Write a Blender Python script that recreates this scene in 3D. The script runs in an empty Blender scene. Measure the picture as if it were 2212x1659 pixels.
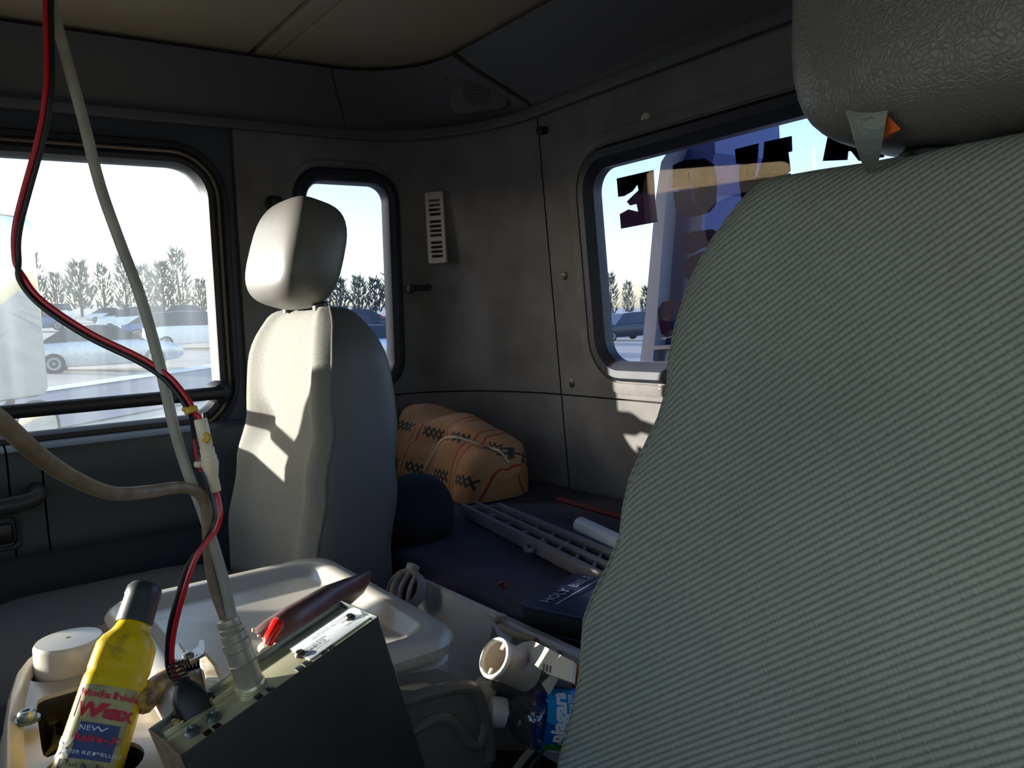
import bpy, bmesh, math, random
from mathutils import Vector, Matrix
from mathutils.geometry import tessellate_polygon
random.seed(7)
S = bpy.context.scene
COL = S.collection
V = Vector

# ------------------------------------------------------------------ camera, world, sun, exposure
FPX, CX, CY = 1750.0, 1106.0, 829.5
EYE = V((0, 0, 1.15))
_dn = V((.048, 1, .0869)).normalized()
_mx = V((-1246, -92, FPX)); _mx = (_mx - _dn * _mx.dot(_dn)).normalized()
_Z = -_dn; _X = -_mx; _Y = _Z.cross(_X)
ROT = Matrix((_X, _Y, _Z))                      # camera (right, down, forward) -> cab axes
cam = bpy.data.cameras.new('camera'); cam.sensor_fit = 'HORIZONTAL'; cam.sensor_width = 36
cam.lens = FPX / 2212 * 36; cam.clip_start = .02; cam.clip_end = 2000
co = bpy.data.objects.new('camera', cam); COL.objects.link(co); S.camera = co
r, u, b = ROT @ V((1, 0, 0)), ROT @ V((0, -1, 0)), ROT @ V((0, 0, -1))
co.matrix_world = Matrix(((r.x, u.x, b.x, EYE.x), (r.y, u.y, b.y, EYE.y), (r.z, u.z, b.z, EYE.z), (0, 0, 0, 1)))

SUN = V((.86, 1.0, -.15)).normalized()          # direction the sunlight travels
w = bpy.data.worlds.new('sky'); S.world = w; w.use_nodes = True
wn = w.node_tree.nodes; wl = w.node_tree.links
sky = wn.new('ShaderNodeTexSky'); sky.sky_type = 'NISHITA'; sky.sun_disc = False
sky.sun_elevation = math.radians(16); sky.sun_rotation = math.atan2(-SUN.x, -SUN.y)
sky.air_density = 1.0; sky.dust_density = 1.0; sky.ozone_density = 1.5
wn['Background'].inputs['Strength'].default_value = .19
wl.new(sky.outputs[0], wn['Background'].inputs['Color'])
sl = bpy.data.lights.new('sun', 'SUN'); sl.energy = 7.6; sl.angle = math.radians(.6); sl.color = (1, .95, .86)
so = bpy.data.objects.new('sun', sl); COL.objects.link(so); so.location = (-30, -30, 12)
so.rotation_euler = SUN.to_track_quat('-Z', 'Y').to_euler()
S.view_settings.view_transform = 'Standard'; S.view_settings.look = 'None'
S.view_settings.gamma = 1; S.view_settings.use_curve_mapping = False
S.view_settings.exposure = 1.25
S.cycles.max_bounces = 10; S.cycles.diffuse_bounces = 5; S.cycles.transparent_max_bounces = 16

def ray(px, py): return ROT @ V((px - CX, py - CY, FPX))
def P(px, py, X=None, Y=None, Z=None, d=None, pl=None):
    """the point of a known surface (a plane of the cab) that lies on the sight line of a photo pixel"""
    q = ray(px, py)
    if d is not None: return EYE + q * (d / FPX)
    if X is not None: t = (X - EYE.x) / q.x
    elif Y is not None: t = (Y - EYE.y) / q.y
    elif Z is not None: t = (Z - EYE.z) / q.z
    else: t = (V(pl[0]) - EYE).dot(V(pl[1])) / q.dot(V(pl[1]))
    return EYE + q * t

# ------------------------------------------------------------------ mesh helpers
class MB:
    def __init__(s): s.v = []; s.f = []
    def add(s, vs, fs):
        o = len(s.v); s.v += [V(p) for p in vs]; s.f += [tuple(i + o for i in f) for f in fs]; return s
    def loft(s, loops, closed=True, capa=True, capb=True):
        n = len(loops[0]); vs = [p for l in loops for p in l]; fs = []
        for i in range(len(loops) - 1):
            for j in range(n if closed else n - 1):
                k = (j + 1) % n; fs.append((i * n + j, i * n + k, (i + 1) * n + k, (i + 1) * n + j))
        if closed and capa: fs.append(tuple(range(n - 1, -1, -1)))
        if closed and capb: fs.append(tuple((len(loops) - 1) * n + j for j in range(n)))
        return s.add(vs, fs)
    def rbox(s, c, size, r=.003, fr=None, rc=None, n=3):
        """box with rounded corners; fr = (x,y,z axes)"""
        fr = fr or (V((1, 0, 0)), V((0, 1, 0)), V((0, 0, 1))); c = V(c)
        sx, sy, sz = [q / 2 for q in size]; rc = rc or r; loops = []
        prof = [(r, -sz), (r * .3, -sz + r * .3), (0, -sz + r), (0, sz - r), (r * .3, sz - r * .3), (r, sz)]
        for ins, z in prof:
            loops.append([c + fr[0] * a + fr[1] * b_ + fr[2] * z for a, b_ in rr(-sx + ins, sx - ins, -sy + ins, sy - ins, max(rc - ins, .0004), n)])
        return s.loft(loops)
    def tube(s, pts, rad, n=10, cap=True, ref=None):
        pts = [V(p) for p in pts]; loops = []; prev = None
        for i, p in enumerate(pts):
            t = (pts[min(i + 1, len(pts) - 1)] - pts[max(i - 1, 0)]).normalized()
            if prev is None:
                a = t.cross(ref or V((0, 0, 1)));
                if a.length < .1: a = t.cross(V((1, 0, 0)))
            else: a = prev - t * prev.dot(t)
            a.normalize(); prev = a; b_ = t.cross(a); R = rad[i] if isinstance(rad, (list, tuple)) else rad
            loops.append([p + a * (R * math.cos(2 * math.pi * k / n)) + b_ * (R * math.sin(2 * math.pi * k / n)) for k in range(n)])
        return s.loft(loops, True, cap, cap)
    def lathe(s, o, ax, prof, n=24, sx=1.0, ref=None, capa=True, capb=True):
        """prof = [(radius, height along ax)]; sx squeezes one side axis"""
        o = V(o); ax = V(ax).normalized(); a = ax.cross(ref or V((0, 0, 1)))
        if a.length < .1: a = ax.cross(V((1, 0, 0)))
        a.normalize(); b_ = ax.cross(a)
        loops = [[o + ax * h + a * (R * math.cos(2 * math.pi * k / n)) + b_ * (R * sx * math.sin(2 * math.pi * k / n)) for k in range(n)] for R, h in prof]
        return s.loft(loops, True, capa, capb)
    def plate(s, outer, holes, fmap):
        polys = [[V((p[0], p[1], 0)) for p in q] for q in [outer] + list(holes)]
        tris = tessellate_polygon(polys)
        return s.add([fmap(p.x, p.y) for q in polys for p in q], [t for t in tris])
    def prism(s, pts, off):
        """polygon of 3-D points pushed along off"""
        pts = [V(p) for p in pts]; off = V(off); n = len(pts)
        tr = tessellate_polygon([pts])
        s.add(pts, tr); s.add([p + off for p in pts], [t[::-1] for t in tr])
        return s.add(pts + [p + off for p in pts], [(i, (i + 1) % n, n + (i + 1) % n, n + i) for i in range(n)])

def rr(x0, x1, y0, y1, r, n=5):
    out = []
    for cx, cy, a0 in ((x1 - r, y0 + r, -90), (x1 - r, y1 - r, 0), (x0 + r, y1 - r, 90), (x0 + r, y0 + r, 180)):
        for k in range(n + 1):
            a = math.radians(a0 + 90 * k / n); out.append((cx + r * math.cos(a), cy + r * math.sin(a)))
    return out
def smooth(pts, m=6):
    """Catmull-Rom through points"""
    pts = [V(p) for p in pts]; out = []
    for i in range(len(pts) - 1):
        p0 = pts[max(i - 1, 0)]; p1 = pts[i]; p2 = pts[i + 1]; p3 = pts[min(i + 2, len(pts) - 1)]
        for k in range(m):
            t = k / m
            out.append(.5 * (2 * p1 + (p2 - p0) * t + (2 * p0 - 5 * p1 + 4 * p2 - p3) * t * t + (3 * p1 - p0 - 3 * p2 + p3) * t ** 3))
    out.append(pts[-1]); return out
def lerp(a, b_, t): return a + (b_ - a) * t
def interp(x, xs, ys):
    if x <= xs[0]: return ys[0]
    for i in range(len(xs) - 1):
        if x <= xs[i + 1]:
            t = (x - xs[i]) / (xs[i + 1] - xs[i]); t = t * t * (3 - 2 * t) if len(xs) > 2 else t
            return lerp(ys[i], ys[i + 1], t)
    return ys[-1]
def text_to(mb, s, size, fmap, align='CENTER', bold=.0, sx=1.0):
    cu = bpy.data.curves.new('t', 'FONT'); cu.body = s; cu.size = size; cu.align_x = align; cu.align_y = 'CENTER'; cu.offset = bold; cu.resolution_u = 2
    o = bpy.data.objects.new('t', cu); me = bpy.data.meshes.new_from_object(o)
    mb.add([fmap(v.co.x * sx, v.co.y) for v in me.vertices], [tuple(p.vertices) for p in me.polygons])
    bpy.data.objects.remove(o); bpy.data.curves.remove(cu); bpy.data.meshes.remove(me)

ORG = {}
def props(o, label=None, cat=None, group=None, kind=None):
    for k, v_ in (('label', label), ('category', cat), ('group', group), ('kind', kind)):
        if v_: o[k] = v_
    return o
def thing(name, label, cat, loc, group=None):
    o = bpy.data.objects.new(name, None); COL.objects.link(o); o.location = V(loc); o.empty_display_size = .05
    ORG[o] = V(loc); return props(o, label, cat, group)
def build(name, mb, m, parent=None, ang=35, label=None, sm=True, keep=False):
    if parent is None:
        lo = V([min(v[i] for v in mb.v) for i in range(3)]); hi = V([max(v[i] for v in mb.v) for i in range(3)])
        org = V((0, 0, 0)) if keep else V(((lo.x + hi.x) / 2, (lo.y + hi.y) / 2, lo.z))
    else: org = ORG[parent]
    me = bpy.data.meshes.new(name); me.from_pydata([v - org for v in mb.v], [], mb.f)
    bm = bmesh.new(); bm.from_mesh(me); bmesh.ops.remove_doubles(bm, verts=bm.verts, dist=1e-6)
    bmesh.ops.recalc_face_normals(bm, faces=bm.faces); bm.to_mesh(me); bm.free()
    if sm:
        for p in me.polygons: p.use_smooth = True
        me.set_sharp_from_angle(angle=math.radians(ang))
    o = bpy.data.objects.new(name, me); COL.objects.link(o); me.materials.append(m); ORG[o] = org
    if parent is None: o.location = org
    else: o.parent = parent
    if label: o['label'] = label
    return o
def struct(name, mb, m, ang=35, keep=True, label=None, parent=None):
    o = build(name, mb, m, parent, ang, keep=keep)
    if parent is None: o['kind'] = 'structure'
    if label: o['label'] = label
    return o
def dup(o, loc, parent=None, rotz=None):
    c = o.copy(); COL.objects.link(c); c.location = loc
    if rotz is not None: c.rotation_euler = (0, 0, rotz)
    if parent: c.parent = parent
    for ch in o.children:
        d = ch.copy(); COL.objects.link(d); d.parent = c
        for g in ch.children:
            e = g.copy(); COL.objects.link(e); e.parent = d
    return c

# ------------------------------------------------------------------ materials
def lin(c): return tuple(((x / 255) / 12.92 if x / 255 <= .04045 else ((x / 255 + .055) / 1.055) ** 2.4) for x in c) + (1,)
def mat(name, col, rough=.6, metal=0, var=.12, vs=8, bump=0, bs=200, dist=.001, col2=None, thr=None, **kw):
    m = bpy.data.materials.new(name); m.use_nodes = True; nt = m.node_tree; n = nt.nodes; l = nt.links; p = n['Principled BSDF']
    p.inputs['Roughness'].default_value = rough; p.inputs['Metallic'].default_value = metal
    for k, v_ in kw.items(): p.inputs[k.replace('_', ' ')].default_value = v_
    tc = n.new('ShaderNodeTexCoord'); c = lin(col)
    nz = n.new('ShaderNodeTexNoise'); nz.inputs['Scale'].default_value = vs; nz.inputs['Detail'].default_value = 5; l.new(tc.outputs['Object'], nz.inputs['Vector'])
    mx = n.new('ShaderNodeMix'); mx.data_type = 'RGBA'
    if col2: a, b_ = c, lin(col2)
    else: a, b_ = tuple(x * (1 - var) for x in c[:3]) + (1,), tuple(min(1, x * (1 + var)) for x in c[:3]) + (1,)
    mx.inputs[6].default_value = a; mx.inputs[7].default_value = b_
    mr = n.new('ShaderNodeMapRange'); t = thr or (.3, .7); mr.inputs['From Min'].default_value, mr.inputs['From Max'].default_value = t
    l.new(nz.outputs['Fac'], mr.inputs['Value']); l.new(mr.outputs['Result'], mx.inputs[0]); l.new(mx.outputs[2], p.inputs['Base Color'])
    if bump:
        nb = n.new('ShaderNodeTexNoise'); nb.inputs['Scale'].default_value = bs; nb.inputs['Detail'].default_value = 3; l.new(tc.outputs['Object'], nb.inputs['Vector'])
        bp = n.new('ShaderNodeBump'); bp.inputs['Strength'].default_value = bump; bp.inputs['Distance'].default_value = dist
        l.new(nb.outputs['Fac'], bp.inputs['Height']); l.new(bp.outputs['Normal'], p.inputs['Normal'])
    m['p'] = 1; return m
def nodes(m): return m.node_tree.nodes, m.node_tree.links, m.node_tree.nodes['Principled BSDF']
def math_n(n, l, op, a, b_=None):
    q = n.new('ShaderNodeMath'); q.operation = op
    for i, x in enumerate((a, b_)):
        if x is None: continue
        if isinstance(x, (int, float)): q.inputs[i].default_value = x
        else: l.new(x, q.inputs[i])
    return q.outputs[0]

M = {}
M['felt'] = mat('felt', (116, 113, 110), .95, var=.2, vs=9, bump=.5, bs=350, dist=.002, Specular_IOR_Level=.2)
M['felt_dark'] = mat('felt_dark', (42, 38, 36), .95)
M['vinyl_ceiling'] = mat('vinyl_ceiling', (152, 139, 115), .6, var=.04, vs=3, bump=.12, bs=260)
M['header'] = mat('header_plastic', (80, 79, 78), .6, var=.05, vs=4, bump=.1, bs=400)
M['seam_dark'] = mat('seam_dark', (38, 35, 30), .7)
M['speaker'] = mat('speaker_grille', (62, 64, 66), .6)
M['rubber'] = mat('black_rubber', (26, 28, 32), .55, var=.1)
M['rubber_blue'] = mat('window_rubber', (24, 28, 40), .5, var=.1)
M['metal_trim'] = mat('metal_trim', (168, 152, 132), .35, .7)
M['door'] = mat('door_plastic', (55, 60, 66), .55, var=.06, vs=5, bump=.15, bs=500)
M['door_dark'] = mat('door_dark_plastic', (52, 54, 57), .5, var=.08)
M['vent_white'] = mat('vent_white', (190, 182, 168), .5)
M['black'] = mat('black_plastic', (22, 22, 24), .4, var=.1)
M['screw'] = mat('screw_metal', (90, 84, 76), .4, .8)
M['fab_pass'] = mat('passenger_fabric', (130, 129, 122), .95, var=.1, vs=260, bump=.5, bs=700, dist=.001)
M['vinyl_seat'] = mat('seat_vinyl', (90, 86, 83), .55, var=.04, vs=3, bump=.12, bs=420)
M['leather'] = mat('headrest_leather', (92, 91, 88), .40, var=.06, vs=4)
M['flap'] = mat('torn_leather', (104, 112, 108), .45, var=.08, vs=60, bump=.6, bs=260, dist=.002)
M['leather_pass'] = mat('passenger_headrest_leather', (100, 98, 93), .45, var=.05, vs=4, bump=.12, bs=400)
M['chrome'] = mat('chrome', (190, 190, 190), .2, 1)
M['orange_foam'] = mat('orange_foam', (205, 92, 22), .9, bump=.5, bs=300)
M['console'] = mat('console_plastic', (190, 183, 170), .27, var=.07, vs=9, bump=.2, bs=900, dist=.0006)
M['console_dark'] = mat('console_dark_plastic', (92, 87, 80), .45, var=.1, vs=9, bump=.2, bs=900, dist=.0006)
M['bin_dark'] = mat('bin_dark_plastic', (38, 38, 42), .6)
M['zinc'] = mat('zinc_panel', (206, 198, 160), .33, .55, var=.12, vs=30)
M['steel_edge'] = mat('steel_edge', (120, 128, 126), .35, .8)
M['radio_black'] = mat('radio_black_paint', (52, 50, 46), .5, var=.14, vs=25, bump=.08, bs=900)
M['plate_white'] = mat('white_plate', (226, 230, 232), .35, var=.02)
M['ink'] = mat('black_ink', (40, 42, 46), .6)
M['cable_grey'] = mat('cable_grey', (150, 143, 130), .5, var=.16, vs=40)
M['cable_dirty'] = mat('cable_dirty', (142, 122, 100), .55, col2=(108, 86, 62), vs=60)
M['conn'] = mat('connector_nickel', (170, 160, 138), .42, .35, var=.1, vs=60)
M['red_wire'] = mat('red_wire', (186, 26, 40), .35, var=.06)
M['black_wire'] = mat('black_wire', (24, 24, 26), .4)
M['cream'] = mat('cream_plastic', (226, 206, 176), .4, var=.05)
M['yellow_tie'] = mat('yellow_tie', (214, 168, 60), .45)
M['bottle_yellow'] = mat('yellow_plastic', (228, 186, 14), .35, col2=(112, 94, 36), vs=60, thr=(.53, .72))
M['cap_dark'] = mat('dark_cap', (46, 50, 54), .45, var=.1)
M['lab_khaki'] = mat('label_khaki', (186, 174, 116), .55, col2=(120, 112, 80), vs=38, thr=(.48, .75))
M['lab_red'] = mat('label_red', (206, 44, 62), .5, var=.15, vs=40)
M['lab_pink'] = mat('label_crimson', (200, 34, 78), .5, var=.15, vs=60)
M['lab_blue'] = mat('label_blue', (64, 78, 122), .5, var=.2, vs=50)
M['lab_yel'] = mat('label_yellow_ink', (226, 204, 120), .5)
M['stone'] = mat('stone', (132, 122, 116), .9, var=.25, vs=40, bump=.7, bs=90, dist=.004)
M['paper'] = mat('paper', (220, 220, 222), .7, var=.05)
M['tool_steel'] = mat('tool_steel', (150, 150, 150), .35, .8)
M['tool_grip'] = mat('tool_grip', (222, 210, 178), .45, col2=(176, 132, 52), vs=60, thr=(.5, .7))
M['tool_grip_dirty'] = mat('tool_grip_dirty', (200, 158, 74), .45, col2=(110, 84, 56), vs=70, thr=(.42, .62))
M['leather_brown'] = mat('brown_leather', (98, 64, 58), .38, var=.2, vs=30, bump=.3, bs=240)
M['red_clear'] = mat('red_translucent', (214, 26, 20), .15, Transmission_Weight=.3)
M['rope'] = mat('rope_cream', (216, 198, 168), .8, bump=.6, bs=500)
M['panel_grey'] = mat('grey_trim_panel', (178, 182, 184), .5, var=.05, vs=10)
M['grey_part'] = mat('grey_moulding', (150, 143, 136), .5, var=.05)
M['duct'] = mat('duct_plastic', (186, 172, 152), .45, var=.06)
M['ring_white'] = mat('ring_white', (232, 226, 208), .4)
M['navy'] = mat('navy_cloth', (10, 11, 20), .95, bump=.5, bs=120, dist=.004)
M['carpet'] = mat('bunk_carpet', (58, 57, 72), .95, var=.2, vs=14, bump=.6, bs=350, dist=.002)
M['rail'] = mat('rail_plastic', (112, 108, 112), .5, var=.1, vs=20)
M['white_tube'] = mat('white_tube', (205, 205, 215), .4)
M['red_paint'] = mat('red_plastic', (120, 30, 28), .4)
M['book'] = mat('book_cover', (30, 38, 72), .42, var=.15, vs=20, bump=.15, bs=300)
M['book_pages'] = mat('book_pages', (14, 14, 18), .6)
M['silver_ink'] = mat('silver_ink', (150, 156, 176), .4)
M['ground'] = mat('gravel_ground', (168, 160, 150), .95, var=.16, vs=.25)
M['road'] = mat('asphalt', (92, 100, 118), .8, var=.12, vs=.8)
M['line'] = mat('road_paint', (225, 225, 225), .7)
M['tree'] = mat('winter_tree', (84, 88, 82), .95, var=.3, vs=1.2)
M['bark'] = mat('bark', (88, 78, 70), .95)
M['blue_steel'] = mat('blue_paint', (40, 54, 124), .5, var=.12, vs=10)
M['grey_steel'] = mat('grey_paint', (158, 158, 172), .5, var=.08, vs=8)
M['gold'] = mat('tan_paint', (196, 160, 96), .45)
M['decal'] = mat('maroon_vinyl', (18, 8, 14), .9, var=.15, vs=20, Specular_IOR_Level=.0)
M['tyre'] = mat('tyre', (30, 30, 32), .8)
M['wheel_alloy'] = mat('wheel_alloy', (150, 150, 152), .4, .6)
M['car_glass'] = mat('car_glass', (36, 44, 54), .12)
M['mirror'] = mat('mirror_glass', (222, 226, 222), .03, 1, var=.02)
M['label_blue'] = mat('bottle_label_blue', (14, 84, 170), .35, var=.05)
M['label_cyan'] = mat('bottle_label_cyan', (0, 150, 214), .35, var=.05)
M['white_ink'] = mat('white_ink', (240, 244, 248), .4, var=.01)
M['green_ink'] = mat('green_ink', (60, 140, 40), .5, var=.2, vs=80)
M['orange_ink'] = mat('orange_ink', (226, 140, 60), .5)
M['cap_white'] = mat('cap_white', (232, 230, 230), .35, var=.02, Transmission_Weight=.15)
M['scrap'] = mat('orange_scrap', (186, 96, 44), .7, var=.35, vs=60, bump=.8, bs=120, dist=.004)

# pillow cloth: tan with red stripes and grey zigzag
m = mat('pillow_cloth', (178, 132, 92), .9, var=.08, vs=12, bump=.3, bs=300); M['pillow'] = m
n, l, p = nodes(m); tc = n.new('ShaderNodeTexCoord'); sp = n.new('ShaderNodeSeparateXYZ'); l.new(tc.outputs['UV'], sp.inputs[0])
U, Wv = sp.outputs[0], sp.outputs[1]
fu = math_n(n, l, 'FRACT', math_n(n, l, 'MULTIPLY', U, 2.1))
s1 = math_n(n, l, 'LESS_THAN', math_n(n, l, 'ABSOLUTE', math_n(n, l, 'SUBTRACT', fu, .30)), .018)
s2 = math_n(n, l, 'LESS_THAN', math_n(n, l, 'ABSOLUTE', math_n(n, l, 'SUBTRACT', fu, .48)), .018)
stripe = math_n(n, l, 'MAXIMUM', s1, s2)
tri = math_n(n, l, 'ABSOLUTE', math_n(n, l, 'SUBTRACT', math_n(n, l, 'FRACT', math_n(n, l, 'MULTIPLY', U, 7.3)), .5))
fw = math_n(n, l, 'FRACT', math_n(n, l, 'MULTIPLY', Wv, 1.9))
z1 = math_n(n, l, 'LESS_THAN', math_n(n, l, 'ABSOLUTE', math_n(n, l, 'SUBTRACT', math_n(n, l, 'SUBTRACT', fw, .40), math_n(n, l, 'MULTIPLY', tri, .45))), .05)
z2 = math_n(n, l, 'LESS_THAN', math_n(n, l, 'ABSOLUTE', math_n(n, l, 'ADD', math_n(n, l, 'SUBTRACT', fw, .62), math_n(n, l, 'MULTIPLY', tri, .45))), .05)
zz = math_n(n, l, 'MULTIPLY', math_n(n, l, 'MAXIMUM', z1, z2), math_n(n, l, 'GREATER_THAN', math_n(n, l, 'ABSOLUTE', math_n(n, l, 'SUBTRACT', fu, .39)), .2))
base = p.inputs['Base Color'].links[0].from_socket
for fac, c in ((stripe, (168, 58, 46)), (zz, (70, 64, 62))):
    mx = n.new('ShaderNodeMix'); mx.data_type = 'RGBA'; l.new(fac, mx.inputs[0]); l.new(base, mx.inputs[6]); mx.inputs[7].default_value = lin(c); base = mx.outputs[2]
l.new(base, p.inputs['Base Color'])

# driver seat cloth: diagonal ribs
m = mat('driver_fabric', (133, 139, 132), .95, var=.1, vs=6); M['fab_drv'] = m
n, l, p = nodes(m); p.inputs['Specular IOR Level'].default_value = .25
tc = n.new('ShaderNodeTexCoord'); sp = n.new('ShaderNodeSeparateXYZ'); l.new(tc.outputs['Object'], sp.inputs[0])
th = math.radians(35); per = .0040
a = math_n(n, l, 'ADD', math_n(n, l, 'MULTIPLY', sp.outputs[0], -math.sin(th) * 2 * math.pi / per), math_n(n, l, 'MULTIPLY', sp.outputs[2], math.cos(th) * 2 * math.pi / per))
b2 = math_n(n, l, 'ADD', math_n(n, l, 'MULTIPLY', sp.outputs[0], math.cos(th) * 2 * math.pi / .0030), math_n(n, l, 'MULTIPLY', sp.outputs[2], math.sin(th) * 2 * math.pi / .0030))
nz = n.new('ShaderNodeTexNoise'); nz.inputs['Scale'].default_value = 420; nz.inputs['Detail'].default_value = 3; l.new(tc.outputs['Object'], nz.inputs['Vector'])
ph = math_n(n, l, 'ADD', a, math_n(n, l, 'MULTIPLY', nz.outputs['Fac'], 1.6))
rib = math_n(n, l, 'POWER', math_n(n, l, 'MULTIPLY', math_n(n, l, 'ADD', math_n(n, l, 'SINE', ph), 1.0), .5), .55)
wv = math_n(n, l, 'MULTIPLY', math_n(n, l, 'SINE', b2), .06)
h = math_n(n, l, 'ADD', math_n(n, l, 'ADD', rib, wv), math_n(n, l, 'MULTIPLY', nz.outputs['Fac'], .7))
mr = n.new('ShaderNodeMapRange'); mr.inputs['From Min'].default_value = .35; mr.inputs['From Max'].default_value = 1.4; mr.inputs['To Min'].default_value = .5; mr.inputs['To Max'].default_value = 1.1; l.new(h, mr.inputs['Value'])
base = p.inputs['Base Color'].links[0].from_socket
vm = n.new('ShaderNodeVectorMath'); vm.operation = 'SCALE'; l.new(base, vm.inputs[0]); l.new(mr.outputs['Result'], vm.inputs['Scale']); l.new(vm.outputs[0], p.inputs['Base Color'])
bp = n.new('ShaderNodeBump'); bp.inputs['Strength'].default_value = .5; bp.inputs['Distance'].default_value = .0008; l.new(h, bp.inputs['Height']); l.new(bp.outputs[0], p.inputs['Normal'])

# wrinkled leather relief
for k, sc, st in (('leather', 290, .6),):
    n, l, p = nodes(M[k]); tc = n.new('ShaderNodeTexCoord'); vo = n.new('ShaderNodeTexVoronoi'); vo.feature = 'DISTANCE_TO_EDGE'; vo.inputs['Scale'].default_value = sc
    nz = n.new('ShaderNodeTexNoise'); nz.inputs['Scale'].default_value = 60; l.new(tc.outputs['Object'], nz.inputs['Vector'])
    ad = n.new('ShaderNodeVectorMath'); ad.operation = 'MULTIPLY_ADD'; l.new(nz.outputs['Color'], ad.inputs[0]); ad.inputs[1].default_value = (.012, .012, .012); l.new(tc.outputs['Object'], ad.inputs[2])
    l.new(ad.outputs[0], vo.inputs['Vector']); bp = n.new('ShaderNodeBump'); bp.inputs['Strength'].default_value = st; bp.inputs['Distance'].default_value = .0012
    q = math_n(n, l, 'MINIMUM', vo.outputs['Distance'], .22); l.new(q, bp.inputs['Height']); l.new(bp.outputs[0], p.inputs['Normal'])

def glass(name, tint, dirt, dirt_col, streak=False, scale=6, rough=.02, lo=.45, hi=2.2, refl=1.0):
    m = bpy.data.materials.new(name); m.use_nodes = True; n = m.node_tree.nodes; l = m.node_tree.links
    n.remove(n['Principled BSDF']); out = n['Material Output']
    tr = n.new('ShaderNodeBsdfTransparent'); tr.inputs[0].default_value = tint + (1,)
    gl = n.new('ShaderNodeBsdfGlossy'); gl.inputs['Roughness'].default_value = rough
    fr = n.new('ShaderNodeLayerWeight'); fr.inputs[0].default_value = .5
    fq = math_n(n, l, 'ADD', math_n(n, l, 'MULTIPLY', math_n(n, l, 'POWER', fr.outputs['Facing'], 5.0), .9 * refl), .04 * refl)
    mg = n.new('ShaderNodeMixShader'); l.new(fq, mg.inputs[0]); l.new(tr.outputs[0], mg.inputs[1]); l.new(gl.outputs[0], mg.inputs[2])
    tl = n.new('ShaderNodeBsdfTranslucent'); tl.inputs[0].default_value = lin(dirt_col)
    tc = n.new('ShaderNodeTexCoord'); mp = n.new('ShaderNodeMapping'); mp.inputs['Scale'].default_value = (1, 6 if streak else 1, .25 if streak else 1)
    nz = n.new('ShaderNodeTexNoise'); nz.inputs['Scale'].default_value = scale; nz.inputs['Detail'].default_value = 6
    l.new(tc.outputs['Object'], mp.inputs[0]); l.new(mp.outputs[0], nz.inputs['Vector'])
    mr = n.new('ShaderNodeMapRange'); mr.inputs['From Min'].default_value = .42; mr.inputs['From Max'].default_value = .75
    mr.inputs['To Min'].default_value = dirt * lo; mr.inputs['To Max'].default_value = dirt * hi; l.new(nz.outputs['Fac'], mr.inputs['Value'])
    md = n.new('ShaderNodeMixShader'); l.new(mr.outputs['Result'], md.inputs[0]); l.new(mg.outputs[0], md.inputs[1]); l.new(tl.outputs[0], md.inputs[2])
    l.new(md.outputs[0], out.inputs['Surface']); return m
M['glass_door'] = glass('dirty_door_glass', (.95, .96, .97), .10, (205, 215, 222), True, 5, lo=.75, hi=1.5)
M['glass_tint'] = glass('tinted_glass', (.74, .80, 1.0), .014, (170, 170, 235), False, 8, refl=.35)
M['glass_clear'] = glass('clear_glass', (.9, .93, .95), .01, (230, 230, 230))
def clear_plastic(name):
    m = bpy.data.materials.new(name); m.use_nodes = True; n = m.node_tree.nodes; l = m.node_tree.links; n.remove(n['Principled BSDF'])
    tr = n.new('ShaderNodeBsdfTransparent'); tr.inputs[0].default_value = (.93, .94, .95, 1); gl = n.new('ShaderNodeBsdfGlossy'); gl.inputs['Roughness'].default_value = .05
    fr = n.new('ShaderNodeLayerWeight'); fr.inputs[0].default_value = .5; mg = n.new('ShaderNodeMixShader')
    tc = n.new('ShaderNodeTexCoord'); nz = n.new('ShaderNodeTexNoise'); nz.inputs['Scale'].default_value = 55; l.new(tc.outputs['Object'], nz.inputs[0])
    bp = n.new('ShaderNodeBump'); bp.inputs['Strength'].default_value = .5; bp.inputs['Distance'].default_value = .004; l.new(nz.outputs['Fac'], bp.inputs['Height']); l.new(bp.outputs[0], gl.inputs['Normal'])
    l.new(math_n(n, l, 'ADD', math_n(n, l, 'MULTIPLY', math_n(n, l, 'POWER', fr.outputs['Facing'], 2.0), .75), .10), mg.inputs[0]); l.new(tr.outputs[0], mg.inputs[1]); l.new(gl.outputs[0], mg.inputs[2]); l.new(mg.outputs[0], n['Material Output'].inputs['Surface']); return m
M['clear'] = clear_plastic('clear_bottle_plastic')

# ------------------------------------------------------------------ cab shell
def XL(z): return -1.9 + .05 * (z - .94)              # left wall leans in a little
def YR(z): return 1.2 - .056 * (z - .95)              # rear wall leans forward
LW = ((-1.9, 0, .94), (1, 0, -.05)); RW = ((0, 1.2, .95), (0, 1, .056))
def Lm(off=0): return lambda y, z: V((XL(z) + off, y, z))
def Rm(off=0): return lambda x, z: V((x, YR(z) + off, z))
CYL, CXR = .985, -1.50                                # where the rounded rear corner starts and ends
def corner(z, off=0, n=10, a0=0, a1=90):
    xl, yr = XL(z) + off, YR(z) - off
    return [V((CXR - (CXR - xl) * math.cos(math.radians(lerp(a0, a1, k / n))), CYL + (yr - CYL) * math.sin(math.radians(lerp(a0, a1, k / n))), z)) for k in range(n + 1)]
def slab_panel(name, poly, holes, fm, fb, m, parent):
    mb = MB(); mb.plate(poly, holes, fm)
    for q in [poly] + list(holes):
        mb.loft([[fm(*t) for t in q], [fb(*t) for t in q]], True, False, False)
    return build(name, mb, m, parent)

# floor, engine cover
fl = MB(); fl.rbox((-.8, .1, .02), (2.3, 2.4, .04), .005); struct('floor', fl, M['felt_dark'])
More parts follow.
